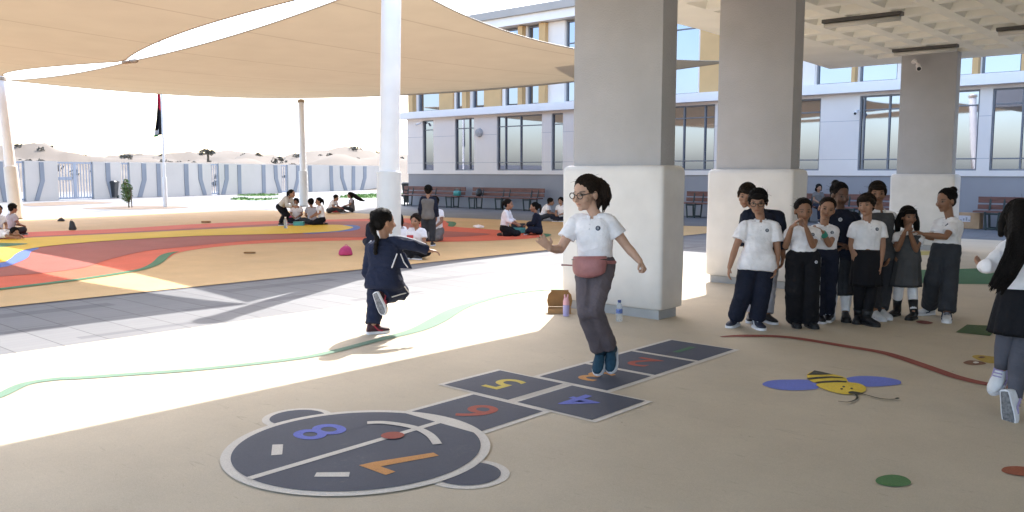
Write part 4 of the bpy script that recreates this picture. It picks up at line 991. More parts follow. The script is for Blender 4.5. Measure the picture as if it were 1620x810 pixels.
        el = lambda cx, cz, rx, rz, k=5: np.clip((1-((x-cx)/rx)**2-((z-cz)/rz)**2)*k, 0, 1)*fr
        mixin(el(0, -.050, .021, .0085, 2)*.6, (self.skin[0]*.8, self.skin[1]*.48, self.skin[2]*.5)); mixin(el(0, -.0497, .019, .0018)*.6, (self.skin[0]*.35, self.skin[1]*.22, self.skin[2]*.2))
        mixin(el(.030, .0085, .0165, .0085)*.7, (.05, .03, .022)); mixin(el(.030, .0075, .0125, .005), tuple(min(.3, c*1.15+.02) for c in self.skin)); mixin(el(.030, .0078, .0075, .0066), (.018, .011, .008))
        mixin(el(.031, .0275, .0195, .0042, 2.5)*.85, (.022, .015, .012)); mixin(el(.009, -.029, .004, .0025)*.5, (self.skin[0]*.3, self.skin[1]*.2, self.skin[2]*.2))
        at_ = me.attributes.new('tone', 'FLOAT_COLOR', 'POINT'); at_.data.foreach_set('color', np.c_[col, np.ones(n)].astype(np.float32).ravel())
    # garments -----------------------------------------------------
    def sleeve(self, bm, side, frac, r0, r1, ext=0.0):
        a, b, c = self.arm(side); s = self.s
        if frac <= 1:
            e = lerp(a, b, frac); tube(bm, [a+(a-b).normalized()*.0, lerp(a, b, frac*.5), e], [r0*s, lerp(r0, r1, .5)*s, r1*s], 16, ends=False); ball(bm, a-self.up*.006*s, r0*.94*s)
        else:
            tube(bm, [a, lerp(a, b, .5), b, lerp(b, c, .5), lerp(b, c, frac-1)], [r0*s, lerp(r0, r1, .3)*s, lerp(r0, r1, .55)*s, lerp(r0, r1, .8)*s, r1*s], 16, ends=False); ball(bm, a-self.up*.006*s, r0*.94*s); ball(bm, b, lerp(r0, r1, .55)*s)
    def shirt(self, m, name='shirt', sleeves=.62, g=.012, t0=-.16, t1=.92, belly=0, hem=0, r=(.053, .060), wide=1.0, collar=None, only=None, amp=.007):
        bm = BM(); self.torso(bm, g, t0, t1, belly, wide, hem=hem)
        if t1 > .905:
            for sd in 'lr': tube(bm, [lerp(self.P, self.J['neck'], .90), lerp(lerp(self.P, self.J['neck'], .92), self.J['sh'+sd], .55), self.J['sh'+sd]], [(.022+g)*self.s, (.034+g)*self.s, (.036+g)*self.s], 12)
        if sleeves:
            for sd in 'lr':
                sl = sleeves if not isinstance(sleeves, dict) else sleeves[sd]
                if sl: self.sleeve(bm, sd, sl, *r)
        o = remesh(name, bm, self.vox*1.1, m, self.root, 5, (amp*1.5*self.s, 38/self.s, tuple(self.up), len(self.root.name)+int(self.hc.x*100) % 97))
        self.top = o
        if collar: self.collar(collar, o)
        return o
    def collar(self, m, parent, tip=True):
        s = self.s; N = self.J['neck']; bm = BM(); l, f, u = self.sl, self.front, self.up
        c = N-u*.020*s
        for sd in (-1, 1):
            pts = []; 
            for i in range(9):
                a = math.pi*(.07+.93*i/8); q = c+l*sd*math.sin(a)*.054*s+f*math.cos(a)*.052*s+u*(-.016*math.cos(a)*s); pts.append(q)
            lo = [q+(q-c).normalized()*(.030+.010*math.sin(math.pi*i/8))*s-u*(.030+.016*(1-i/8))*s for i, q in enumerate(pts)]
            hi = [q+u*.018*s for q in pts]
            th = lambda q: (q-c).normalized()*.005*s
            vs_ = [[bm.verts.new(p) for p in row] for row in (lo, hi, [q-th(q) for q in hi], [q-th(q) for q in lo])]
            for i in range(8):
                for k in range(4): bm.faces.new((vs_[k][i], vs_[k][i+1], vs_[(k+1) % 4][i+1], vs_[(k+1) % 4][i]))
            for i in (0, 8): bm.faces.new([vs_[k][i] for k in range(4)])
            if tip: e = BM(); tube(e, [q+(q-c).normalized()*.002-u*.001 for q in lo], .0032*s, 5); obj('collar_tipping', e, m_emblem, parent)
        o = obj('collar', bm, m, parent, True); auto_smooth(o, 50)
    def surf(self, o, p, d):          # outermost point of a garment along d through p
        off = self.root.location; bv = BVHTree.FromPolygons([v.co for v in o.data.vertices], [tuple(q.vertices) for q in o.data.polygons])
        h = bv.ray_cast(p+d*.5-off, -d)
        return (h[0]+off, h[1]) if h[0] else (p, d)
    def emblem(self, o, lx=.05, t=.74, m=None, r=.016):
        p = lerp(self.P, self.J['neck'], t)+self.sl*lx*self.s*self.sg; q, n = self.surf(o, p, self.front)
        a, b = frame_from(n); e = BM(); loft(e, [(q-n*.004, a, b, r*self.s, r*self.s, 2), (q+n*.0035, a, b, r*self.s, r*self.s, 2)], 20); eo = obj('emblem', e, m or m_emblem, o)
        e = BM(); c = q+n*.004; w_ = r*self.s
        a = (Z-n*Z.dot(n)).normalized(); b = a.cross(n)
        tube(e, [c+b*w_*.35+a*w_*.45, c-b*w_*.2+a*w_*.5, c-b*w_*.4, c-b*w_*.1-a*w_*.45, c+b*w_*.4-a*w_*.3, c+b*w_*.35+a*w_*.05, c+b*w_*.05+a*w_*.05], w_*.12, 5); obj('monogram', e, m_pipe if m is None else m_emblem, eo)
    def placket(self, o):
        for k in range(3):
            q, n = self.surf(o, lerp(self.P, self.J['neck'], .88-.085*k)+self.front*.001, self.front); e = BM(); ball(e, q, .0045*self.s, None, 8, 6); obj('button', e, m_pipe, o)
    def trousers(self, m, r=(.088, .072, .062), top=.16, ln=.96, amp=.008, stripe=None, hem=None):
        s, J = self.s, self.J; bm = BM(); self.torso(bm, .011, -.16, .2, hem=.006, thin=.86)
        for sd in 'lr':
            h, k, f = J['hp'+sd], J['kn'+sd], J['an'+sd]; e = lerp(k, f, ln)
            tube(bm, [h+self.up*.01, lerp(h, k, .5), k, lerp(k, e, .5), e], [r[0]*s, lerp(r[0], r[1], .5)*s, r[1]*s, lerp(r[1], r[2], .6)*s, r[2]*s], 18, ends=False)
            ball(bm, h, r[0]*s); ball(bm, k, r[1]*s)
        ball(bm, self.P-self.up*.05*s, (.075*s, .07*s, .06*s))
        o = remesh('trousers', bm, self.vox*1.1, m, self.root, 10, (amp*1.5*s, 34/s, tuple(self.up), int(abs(self.hc.y)*100) % 89))
        self.tr = o
        if stripe:
            for sd in stripe:
                h, k, f = J['hp'+sd], J['kn'+sd], J['an'+sd]; out = self.hl*(1 if sd == 'r' else -1)
                pts = []
                for a, b_, n_ in ((h, k, 5), (k, lerp(k, f, ln), 5)):
                    for i in range(n_): pts.append(lerp(a, b_, i/(n_-1)*.98))
                off = [self.surf(o, p, (out-Z*0).normalized()) for p in pts]
                e = BM(); tube(e, [q+n*.002 for q, n in off], .0055*s, 6); obj('side_piping', e, m_pipe, o)
        return o
    def skirt(self, m, t_top, hem_c, ra, rb, pleats=16, amp=.05, name='skirt', top_a=.125, top_b=.1):
        s = self.s; bm = BM(); n = 96; top = lerp(self.P, self.J['neck'], t_top); rings = []
        l0 = (self.hl-self.up*self.hl.dot(self.up)).normalized()
        l1 = V((self.hl.x, self.hl.y, 0)).normalized(); rnd = random.Random(int(abs(hem_c.x)*1000))
        ph = [rnd.uniform(.6, 1.3) for _ in range(pleats)]
        for i in range(12):
            t = i/11; c = lerp(top, hem_c, t); l = lerp(l0, l1, t).normalized(); fr = l.cross(lerp(self.up, Z, t).normalized()).normalized()
            a = lerp(top_a*s, ra, t**.8); b = lerp(top_b*s, rb, t**.8); vs_ = []
            for j in range(n):
                th = 2*math.pi*j/n; k = pleats*j/n; w_ = amp*t*ph[int(k) % pleats]*(abs((k % 1)-.5)*4-1)+.03*t*math.sin(th*3+2)
                vs_.append(bm.verts.new(c+l*math.cos(th)*a*(1+w_)+fr*math.sin(th)*b*(1+w_)))
            rings.append(vs_)
        for r0, r1 in zip(rings, rings[1:]): bridge(bm, r0, r1)
        bm.faces.new(list(reversed(rings[0])))
        inner = [bm.verts.new(v.co*.97+hem_c*.03+Z*.012) for v in rings[-1]]; bridge(bm, rings[-1], inner); bm.faces.new(inner)
        o = obj(name, bm, m, self.root, True); self.sk = o; return o
    def legwear(self, m, name='sock', lo=0.0, hi=.8, g=.006):
        for sd in 'lr':
            h, k, f = self.J['hp'+sd], self.J['kn'+sd], self.J['an'+sd]; s = self.s; bm = BM()
            rk = lambda t: (lerp(.031, .047, min(1, t/.6)) if t < 1 else lerp(.046, .074, t-1))+g
            ts = [lo+(hi-lo)*i/7 for i in range(8)]
            pts = [lerp(f, k, t) if t <= 1 else lerp(k, h, t-1) for t in ts]
            tube(bm, pts, [rk(t)*s for t in ts], 16, ends=False); obj(name, bm, m, self.root, True)
    def shoe(self, sd, fd, m, msole=None, air=None, boot=None, L=.205, trim=None):
        s = self.s; an = self.J['an'+sd]; kn = self.J['kn'+sd]
        if air: fd = fd.normalized(); u = (kn-an).normalized(); u = (u-fd*u.dot(fd)).normalized(); 
        else: fd = V((fd.x, fd.y, 0)).normalized(); u = Z
        lat = fd.cross(u); h0 = .078*s if air else an.z
        base = an-u*h0
        Lz = L*s; k = lambda t: base+fd*((t-.27)*Lz)
        prof = [(0.0, .020, .035, .030), (.04, .027, .07, .05), (.16, .031, .088, .075), (.30, .033, .088, .082), (.42, .036, .070, .066), (.6, .041, .052, .05), (.8, .040, .040, .036), (.93, .030, .030, .022), (1.0, .014, .020, .012)]
        bm = BM(); rings = []
        for t, wd, hh, _ in prof:
            vs_ = []
            for i in range(14):
                a = 2*math.pi*i/14; ca, sa = math.cos(a), math.sin(a)
                y = sa*(hh/2)*s; vs_.append(bm.verts.new(k(t)+lat*ca*wd*s*(1 if sa < .1 else (1-.25*sa))+u*(.016*s+hh*s/2+y)))
            rings.append(vs_)
        for r0, r1 in zip(rings, rings[1:]): bridge(bm, r0, r1)
        bm.faces.new(list(reversed(rings[0]))); bm.faces.new(rings[-1])
        if boot: tube(bm, [k(.2)+u*.05*s, lerp(an, kn, boot*.5), lerp(an, kn, boot)], [.043*s, .045*s, .052*s], 14, ends=False)
        o = obj('boot' if boot else 'shoe', bm, m, self.root, True)
        bm = BM(); out = []
        for t, wd, *_ in prof: out.append((t, wd+.004))
        P_ = [k(-.02)+lat*.0]+[k(t)+lat*wd_*s for t, wd_ in out]+[k(1.03)]+[k(t)-lat*wd_*s for t, wd_ in reversed(out)]
        prism(bm, [p+u*.001 for p in P_], u*.022*s); obj('sole', bm, msole or m_shoeb, o)
        if air:
            bm = BM(); pl_ = [k(.03)]+[k(t)+lat*(wd_-.009)*s for t, wd_ in out[1:-1]]+[k(.985)]+[k(t)-lat*(wd_-.009)*s for t, wd_ in reversed(out[1:-1])]
            prism(bm, [q_-u*.003 for q_ in pl_], u*.006); obj('tread', bm, m_tread, o)
        if trim:
            for dx in (-1, 1):
                bm = BM(); tube(bm, [k(.28)+lat*dx*.036*s+u*.075*s, k(.45)+lat*dx*.042*s+u*.035*s, k(.62)+lat*dx*.043*s+u*.028*s], .006*s, 6); obj('side_stripe', bm, trim, o)
            bm = BM()
            for t in (.4, .48, .56): hz = {.4: .09, .48: .08, .56: .07}[t]; tube(bm, [k(t)-lat*.022*s+u*hz*s, k(t)+lat*.022*s+u*hz*s], .004*s, 5)
            obj('lace', bm, trim, o)
        return o
    def hair(self, m, style='short', extra=(), fringe=0.0, vox=None, name='hair', side=True):
        bm = BM(); H, hs = self.H, self.hs
        tied = style in ('bun', 'pony', 'x'); ty, ry = (-.023, .089) if style == 'x' else ((-.027, .0885) if tied else (-.022, .091))
        ball(bm, H(0, ty, .039 if tied else .038), (.0795*hs, (ry if tied else .091)*hs, .081*hs), self.HM, 24, 16); ball(bm, H(0, -.052, -.008), (.064*hs, .050*hs, .062*hs), self.HM)
        if fringe: ball(bm, H(0, .052, .064), (.056*hs, .036*hs, (.022+fringe)*hs), self.HM)
        if side and style not in ('bun', 'pony', 'x'):
            for x in (-1, 1): tube(bm, [H(x*.05, .050, .078), H(x*.070, .025, .035), H(x*.076, -.012, .010)], [.012*hs, .014*hs, .013*hs], 8)
        if style == 'short':
            for x in (-1, 1): tube(bm, [H(x*.066, .02, .05), H(x*.073, .012, .005), H(x*.070, .004, -.02)], [.014*hs, .010*hs, .006*hs], 8)
        if style in ('long', 'bob'):
            for x in (-1, 1): tube(bm, [H(x*.070, .0, .04), H(x*.083, -.02, -.02), H(x*.085, -.03, -.08)], [.022*hs, .024*hs, .018*hs], 8)
            ball(bm, H(0, -.06, -.06), (.075*hs, .035*hs, .075*hs), self.HM)
        if style == 'bun': ball(bm, H(0, -.105, .085), (.038*hs, .036*hs, .036*hs), self.HM)
        if style == 'pony': tube(bm, [H(0, -.10, .05), H(0, -.135, .03), H(0, -.14, -.05), H(0, -.12, -.13)], [.022*hs, .030*hs, .028*hs, .012*hs], 10)
        for pts, rad in extra: tube(bm, pts, rad, 10)
        rnd = random.Random(int(abs(self.hc.x*999)))
        o = remesh(name, bm, vox or self.vox, m, self.root, 2, (.004*hs, 95/hs, tuple(self.HM.col[2]), int(abs(self.hc.x)*77) % 61))
        e = BM(); n_ = 170 if self.vox < .008 else 50; rad = .0026 if self.vox < .008 else .004
        c0 = V((0, ty, .039 if tied else .038)); r0 = V((.0795, ry if tied else .091, .081))
        T = V((0, -1, .75 if style == 'bun' else .3)).normalized()
        for q in range(n_):                                     # combed strands lying over the cap
            a = rnd.uniform(-math.pi, math.pi); fa = abs(a)
            edge = .62 if fa < .7 else (.62-(fa-.7)*.75 if fa < 1.75 else -.2-(fa-1.75)*.3)
            A_ = V((math.sin(a), math.cos(a), edge+rnd.uniform(-.05, .12)))
            A_.normalize()
            B_ = T if tied else V((rnd.uniform(-.12, .12), rnd.uniform(-.45, -.2), 1)).normalized()
            lift = rnd.uniform(-.004, .022); pts = []; jit = V((rnd.gauss(0, 1), rnd.gauss(0, 1), rnd.gauss(0, 1)))*.05
            for k in range(7):
                t = k/6; d = (A_*(1-t)+B_*t+jit*math.sin(math.pi*t)).normalized(); pts.append(H(*(c0+V((d.x*r0.x, d.y*r0.y, d.z*r0.z))*(1.0+lift*(.4+.6*math.sin(math.pi*t))))))
            w_ = rad*rnd.uniform(.6, 1.3)*hs; tube(e, pts, [w_*.5]+[w_]*5+[w_*.6], 4, ends=False)
        for q in range(22 if self.vox < .008 else 6):           # loose wisps
            a = rnd.uniform(-math.pi, math.pi); zc = rnd.uniform(-.2, .9); r_ = math.sqrt(1-zc*zc); d = V((r_*math.sin(a), r_*math.cos(a), zc))
            if d.y > .55 and zc < .55: continue
            p = c0+V((d.x*r0.x, d.y*r0.y, d.z*r0.z)); tg = V((rnd.gauss(0, 1), rnd.gauss(-.5, .8), rnd.gauss(-.3, .8))).normalized()
            tube(e, [H(*p), H(*(p+d*.006+tg*.014)), H(*(p+d*.010+tg*.034))], [.0011, .0010, .0005], 4, ends=False)
        for pts, rd in extra:                                   # strands running down a tail or plait
            if len(pts) > 12 or self.vox > .008: continue
            for q in range(26):
                o1 = V((rnd.gauss(0, 1), rnd.gauss(0, 1), rnd.gauss(0, 1))).normalized(); ph = rnd.uniform(0, 6); out = []
                for k in range(13):
                    t = k/12*(len(pts)-1); i_ = min(int(t), len(pts)-2); f_ = t-i_; b = lerp(V(pts[i_]), V(pts[i_+1]), f_); r_ = lerp(rd[i_], rd[i_+1], f_)
                    ov = (o1+V((math.sin(k*.9+ph), math.cos(k*.8+ph), math.sin(k*.7))) *.22).normalized(); out.append(b+ov*r_*rnd.uniform(.96, 1.08))
                dd = (out[-1]-out[-2]).normalized(); out.append(out[-1]+dd*rnd.uniform(.005, .03)+o1*.004)
                tube(e, out, [.0022]*12+[.0018, .0008], 4, ends=False)
        obj('strands', e, m, o, True)
        return o
    def glasses(self):
        H, hs = self.H, self.hs; e = BM()
        for x in (-1, 1):
            pts = [H(x*.031+.0215*math.cos(2*math.pi*i/20), .094-.10*abs(x*.031+.0215*math.cos(2*math.pi*i/20))**1.2*1.1, .006+.0185*math.sin(2*math.pi*i/20)) for i in range(21)]
            tube(e, pts, .0027*hs, 6, ends=False); tube(e, [H(x*.052, .086, .012), H(x*.072, .055, .014), H(x*.077, -.005, .010)], .0025*hs, 6)
        tube(e, [H(-.0095, .094, .010), H(0, .099, .013), H(.0095, .094, .010)], .0026*hs, 6); obj('glasses', e, m_lens, self.root)

def PX(d0, **k):           # joints given as (x, y, extra depth) in photo pixels
    return {n: at(v[0], v[1], d0+(v[2] if len(v) > 2 else 0)) for n, v in k.items()}
def feet(J, s, **k):       # ankles over the ground points where the feet stand
    for n, (x, y) in k.items(): g_ = G(x, y); J[n] = V((g_.x, g_.y, .082*s))
    return J
def cdir(yaw, pitch=0): f0 = -FH*math.cos(R(yaw))+RH*math.sin(R(yaw)); return f0*math.cos(R(pitch))-Z*math.sin(R(pitch))

# --- the jumping girl
D = 5.9
J = PX(D, head=(927, 307), neck=(941, 338), shl=(911, 350, .06), shr=(961, 348, -.05), ell=(886, 395, .03), wrl=(870, 393, -.13), hdl=(861, 384, -.16), elr=(991, 389, -.05), wrr=(1012, 413, -.10), hdr=(1019, 425, -.12),
       hpl=(928, 424, .03), hpr=(955, 424, -.03), knl=(927, 493, -.11), knr=(941, 491, -.12), anl=(948, 556, .10), anr=(965, 552, .10))
p = Person('girl jumping on the hopscotch in glasses, white polo, taupe trousers and rose waist pouch', J, 1.04, skin='light', vox=.0048, yaw=-46, pitch=10, head=1.08)
p.body(('open', 'fist')); o = p.shirt(c_white, sleeves=.60, collar=c_white, t0=-.06, hem=-.018, g=.010); p.emblem(o, .058, .72); p.placket(o)
p.trousers(c_taupe, (.082, .060, .056), ln=.93, amp=.011)
for sd, tx, ty in (('l', 938, 592), ('r', 960, 592)): p.shoe(sd, at(tx, ty, D-.02)-J['an'+sd], m_knit, m_solew, air=True, boot=.16, L=.20)
H = p.H
p.hair(hair_b, 'x', [([H(0, -.085, .06), at(946, 290, D+.02), at(954, 298, D+.02), at(958, 312, D), at(955, 331, D)], [.030, .046, .050, .042, .010]), ([at(945, 287, D+.03), at(955, 289, D+.02), at(962, 302, D), at(963, 320, D)], [.02, .018, .015, .004]), ([at(948, 300, D), at(949, 318, D-.02), at(945, 333, D-.02)], [.026, .022, .004])], vox=.0048)
p.glasses()
e = BM(); ax = p.up; c = lerp(p.P, J['neck'], .05)
W = lambda a, r_, dz=0: c+p.hl*math.sin(a)*(.138+r_)*p.s+p.front*math.cos(a)*(.110+r_)*p.s+ax*dz
rows_ = []
for i in range(15):
    t = i/14; a = -.85+1.7*t; k = math.sin(math.pi*t)**.45; rows_.append((W(a, .012+.014*k, -.02), p.hl*math.cos(a)-p.front*math.sin(a), k))
rg = []
for q, tg_, k in rows_:
    hi, lo = .080*p.s, -(-.02+.082*k**.8)*p.s; n_ = (q-c-ax*(q-c).dot(ax)).normalized()
    rg.append(ring(e, q+ax*(hi+lo)/2, n_, ax, (.006+.022*k)*p.s, (hi-lo)/2, 20, 3.2))
for r0, r1 in zip(rg, rg[1:]): bridge(e, r0, r1)
e.faces.new(list(reversed(rg[0]))); e.faces.new(rg[-1])
po = obj('waist_pouch', e, m_rose, p.root, True)
e = BM(); tube(e, [W(-.8+.084*i,   .030+.014*math.sin(math.pi*(i+.5)/20)**.5, .040) for i in range(20)], .0035, 6); obj('zip', e, m_lens, po)
e = BM(); bl = [W(.9+(2*math.pi-1.8)*i/20, .004, .02) for i in range(21)]; tube(e, bl, .011, 8, side=ax, flat=.35); tube(e, [W(-1.0, .02, .0), W(-1.08, .06, .003), W(-1.1, .09, .003)], .005, 6); obj('belt', e, m_rose, po)

# --- the runner
D = 7.55
J = PX(D, head=(608, 352), neck=(609, 379), shl=(588, 393, .05), shr=(628, 384, -.03), ell=(581, 432, .05), wrl=(596, 455, .17), elr=(655, 388, -.05), wrr=(678, 396, .0), hdr=(692, 398, .03),
       hpl=(597, 446, .02), hpr=(619, 446, -.02), knl=(594, 487, .02), knr=(634, 462, .12), anr=(606, 470, -.08))
feet(J, 1.0, anl=(590, 528))
p = Person('girl running away in a navy tracksuit with one foot kicked up', J, 1.0, back=True, skin='mid', vox=.0055, yaw=125, pitch=4, head=1.08)
p.body(('fist', 'relax')); o = p.shirt(c_track, 'jacket', 1.93, .026, -.16, 1.02, r=(.060, .043), wide=1.05, hem=.03, amp=.010)
e = BM(); tube(e, [J['shr']+Z*.062+p.front*.0, lerp(J['shr'], J['elr'], .5)+Z*.058, J['elr']+Z*.051, lerp(J['elr'], J['wrr'], .8)+Z*.045], .006, 6); obj('sleeve_piping', e, m_pipe, o)
e = BM(); tube(e, [J['shl']+Z*.066+p.front*-.01-p.sl*.0, J['shl']-p.sl*.035+Z*.045, J['shl']-p.sl*.06-Z*.0], .006, 6); obj('sleeve_piping', e, m_pipe, o)
tp = [at(622, 398, D-.10), at(640, 400, D-.06), at(652, 425, D-.02), at(622, 424, D-.08), at(612, 415, D-.1)]
e = BM(); prism(e, tp, FH*.03); fl = obj('jacket_flap', e, c_track, o); auto_smooth(fl)
e = BM(); tube(e, [at(620, 423, D-.115), at(628, 402, D-.115)], .006, 6); tube(e, [at(634, 402, D-.09), at(639, 415, D-.08), at(645, 423, D-.06)], .005, 6); obj('zip', e, m_pipe, fl)
p.trousers(c_track, (.092, .078, .068), ln=.97, amp=.010, stripe='r')
p.shoe('l', cdir(118), m_shoer, m_solew, trim=mat('red_stripe', (.35, .03, .06), .5), L=.21); p.shoe('r', at(617, 497, D-.10)-J['anr'], m_shoer, m_solew, air=True, L=.21, trim=mat('red_stripe', (.35, .03, .06), .5))
H = p.H; bl_ = [H(0, -.10, .03), H(-.01, -.115, -.03), at(597, 378, D-.10), at(594, 391, D-.12), at(594, 400, D-.12)]
br = []
for i in range(22):
    t = i/21*(len(bl_)-1); k = min(int(t), len(bl_)-2); br.append(lerp(bl_[k], bl_[k+1], t-k))
p.hair(hair_d, 'x', [(br, [(.026-.008*i/21)*(1+.22*math.sin(i*1.9)) for i in range(22)])])
e = BM(); ball(e, br[-1], .016); ball(e, H(-.03, -.10, -.02), .012); obj('hair_tie', e, m_pipe, p.root)

# --- girl leaving at the right edge
D = 5.0
J = PX(D, head=(1613, 349), neck=(1623, 377), shl=(1602, 389, .04), shr=(1652, 387, -.02), ell=(1564, 421, .03), wrl=(1552, 422, .20), hdl=(1546, 416, .26), elr=(1672, 430, -.02), wrr=(1676, 455, .15),
       hpl=(1602, 474, .02), hpr=(1634, 474, -.02), knl=(1591, 533, .04), knr=(1612, 556, .0), anl=(1584, 583, .07), anr=(1606, 630, -.05))
p = Person('girl at the right edge walking away in white shirt, pleated black skirt and grey tights', J, 1.0, back=True, skin='mid', vox=.0055, yaw=150, pitch=6, head=1.06)
p.body(); p.shirt(c_white, sleeves=1.75, g=.014, t0=-.06, hem=-.02, r=(.058, .036), amp=.010, collar=c_white)
p.skirt(c_black, .16, lerp(J['hpl'], J['hpr'], .5)+V((0, 0, -.20)), .175, .15, 15, .06)
p.legwear(c_tight, 'tights', .0, 1.6)
p.shoe('l', at(1571, 603, D+.03)-J['anl'], m_shoew, m_solew, air=True, trim=mat('lilac_stripe', (.3, .25, .42), .5)); p.shoe('r', at(1613, 674, D-.06)-J['anr'], m_shoew, m_solew, air=True, trim=mat('lilac_stripe', (.3, .25, .42), .5), L=.215)
H = p.H
rnd = random.Random(4); tr_ = [([H(0, -.06, .06), at(1612, 372, D-.12), at(1606, 405, D-.15), at(1592, 432, D-.16), at(1577, 452, D-.14)], [.06, .062, .058, .05, .022])]
for k in range(12): dx, dy = rnd.uniform(-14, 14), rnd.uniform(-6, 6); tr_.append(([at(1611+dx*.6, 372+dy, D-.13), at(1603+dx, 408+dy, D-.17+rnd.uniform(-.03, .03)), at(1590+dx, 434+dy, D-.18), at(1577+dx*.9, 454+dy*1.5, D-.15)], [.022, .020, .018, .006]))
p.hair(hair_d, 'long', tr_)

# --- the queue
def polo(p, **k):
    o = p.shirt(c_white, collar=c_white, **k); p.emblem(o, .055, .72); p.placket(o); return o
D = 7.8; s = 1.0
J = PX(D, head=(1199, 320), neck=(1203, 346, .03), shl=(1178, 357, .02), shr=(1225, 358, -.02), ell=(1164, 391, .0), wrl=(1154, 423, -.04), hdl=(1152, 438, -.05), elr=(1230, 395, -.02), wrr=(1228, 424, -.06), hdr=(1224, 440, -.08), hpl=(1185, 418), hpr=(1210, 418), knl=(1175, 468, -.02), knr=(1204, 469, -.03))
feet(J, s, anl=(1163, 516), anr=(1197, 519))
p = Person('child with glasses at the front of the queue, white polo and navy trousers', J, s, skin='mid', yaw=-20, pitch=14, head=1.08)
p.body(); polo(p, sleeves=.66, belly=.03, t0=-.16, hem=.05, wide=1.0, r=(.056, .068)); p.trousers(c_navy, (.094, .082, .075), ln=1.0); p.hair(hair_d, 'short', fringe=.004); p.glasses()
p.shoe('l', cdir(-40), m_shoen, m_solew, trim=m_pipe); p.shoe('r', cdir(8), m_shoen, m_solew, trim=m_pipe)
D = 8.2
J = PX(D, head=(1181, 310), neck=(1196, 330), shl=(1182, 340), shr=(1231, 341), ell=(1175, 372, .05), wrl=(1182, 398, .05), elr=(1238, 376), wrr=(1239, 408, -.03), hdr=(1236, 422, -.03), hpl=(1196, 408), hpr=(1220, 408), knl=(1196, 455), knr=(1216, 457))
feet(J, s, anl=(1188, 508), anr=(1213, 510))
p = Person('boy in a navy top leaning out behind the child with glasses', J, s, skin='mid', yaw=-22, pitch=16, roll=-10, head=1.06)
p.body(); p.shirt(c_navy, 'jumper', 1.6, g=.016, r=(.062, .05), t1=1.02); p.trousers(c_pale, (.086, .07, .06), ln=.98); p.hair(hair_b, 'short', fringe=.003); p.shoe('l', cdir(-20), m_shoeb, m_solew); p.shoe('r', cdir(20), m_shoeb, m_solew)
D = 7.8
J = PX(D, head=(1271, 334), neck=(1271, 357), shl=(1250, 367), shr=(1291, 368), ell=(1243, 390, -.05), wrl=(1252, 360, -.15), hdl=(1262, 348, -.17), elr=(1286, 389, -.10), wrr=(1276, 362, -.19), hdr=(1270, 348, -.18), hpl=(1258, 408), hpr=(1283, 408), knl=(1257, 460, -.02), knr=(1281, 460, -.02))
feet(J, s, anl=(1258, 516), anr=(1280, 517))
p = Person('girl holding both hands to her mouth, white polo and wide black trousers', J, s*.98, skin='tan', yaw=-6, pitch=10, head=1.02)
p.body(('mouth', 'mouth')); polo(p, sleeves=.62, t0=-.06, hem=-.026); o = p.trousers(c_black, (.090, .088, .088), ln=1.1, stripe='r'); p.emblem(o, .09, -.12, m_pipe, .014); p.hair(hair_d, 'pony'); p.shoe('l', cdir(-8), m_shoeb); p.shoe('r', cdir(8), m_shoeb)
D = 8.1
J = PX(D, head=(1308, 331), neck=(1304, 354), shl=(1286, 364, .03), shr=(1320, 365), ell=(1290, 392, .06), wrl=(1288, 372, -.03), elr=(1312, 387, -.12), wrr=(1302, 368, -.20), hdr=(1292, 359, -.22), hpl=(1293, 404), hpr=(1314, 404), knl=(1294, 455), knr=(1312, 455))
feet(J, s, anl=(1296, 509), anr=(1309, 507))
p = Person('girl with a green wristband leaning her head on the child in front of her', J, s*.97, skin='mid', yaw=-14, pitch=6, roll=-14, head=1.0)
p.body(('mouth', 'mouth')); polo(p, sleeves=.6, t0=-.06, hem=-.026); p.trousers(c_navy, (.084, .072, .066), ln=1.0, stripe='r'); p.hair(hair_b, 'pony'); p.shoe('l', cdir(-6), m_shoeb, m_solew); p.shoe('r', cdir(-20), m_shoeb, m_solew, trim=m_pipe)
e = BM(); a = lerp(J['elr'], J['wrr'], .72); b = lerp(J['elr'], J['wrr'], 1.02); tube(e, [a, b], [.031, .027], 14, ends=False); obj('wristband', e, mat('green_band', (.05, .30, .22), .5), p.root)
D = 8.35; s = 1.06
J = PX(D, head=(1329, 309), neck=(1330, 333), shl=(1309, 345), shr=(1351, 345), ell=(1304, 377, -.03), wrl=(1322, 386, -.15), hdl=(1334, 386, -.15), elr=(1357, 378, -.03), wrr=(1342, 392, -.14), hdr=(1330, 392, -.16), hpl=(1316, 402), hpr=(1341, 402), knl=(1317, 454), knr=(1339, 454))
feet(J, s, anl=(1314, 506), anr=(1337, 507))
p = Person('tallest girl in the queue, navy zip jacket over a long grey skirt', J, s, skin='dark', yaw=12, pitch=14, head=1.0)
p.body(); o = p.shirt(c_navy, 'jacket', 1.9, g=.020, t0=-.16, t1=1.02, r=(.066, .048)); p.emblem(o, -.04, .78, m_pipe, .017)
p.skirt(c_dgrey, .1, (J['knl']+J['knr'])/2-Z*.07, .145, .12, 14, .05); p.hair(hair_d, 'bun', vox=.0055)
p.legwear(c_white, 'sock', .0, .75); p.shoe('l', cdir(-35), m_shoeb, m_solew, trim=m_pipe); p.shoe('r', cdir(-15), m_shoeb)
D = 8.05; s = 1.0
J = PX(D, head=(1371, 325), neck=(1372, 348), shl=(1353, 358), shr=(1393, 358), ell=(1347, 386, .05), wrl=(1352, 408, .05), elr=(1396, 388, -.02), wrr=(1392, 421, -.05), hdr=(1390, 434, -.06), hpl=(1359, 402), hpr=(1382, 402), knl=(1360, 455), knr=(1379, 455))
feet(J, s, anl=(1358, 510), anr=(1371, 514))
p = Person('girl with dark fringe glancing left, white polo, black skirt and black leggings', J, s, skin='mid', yaw=-42, pitch=4, roll=6, head=1.0)
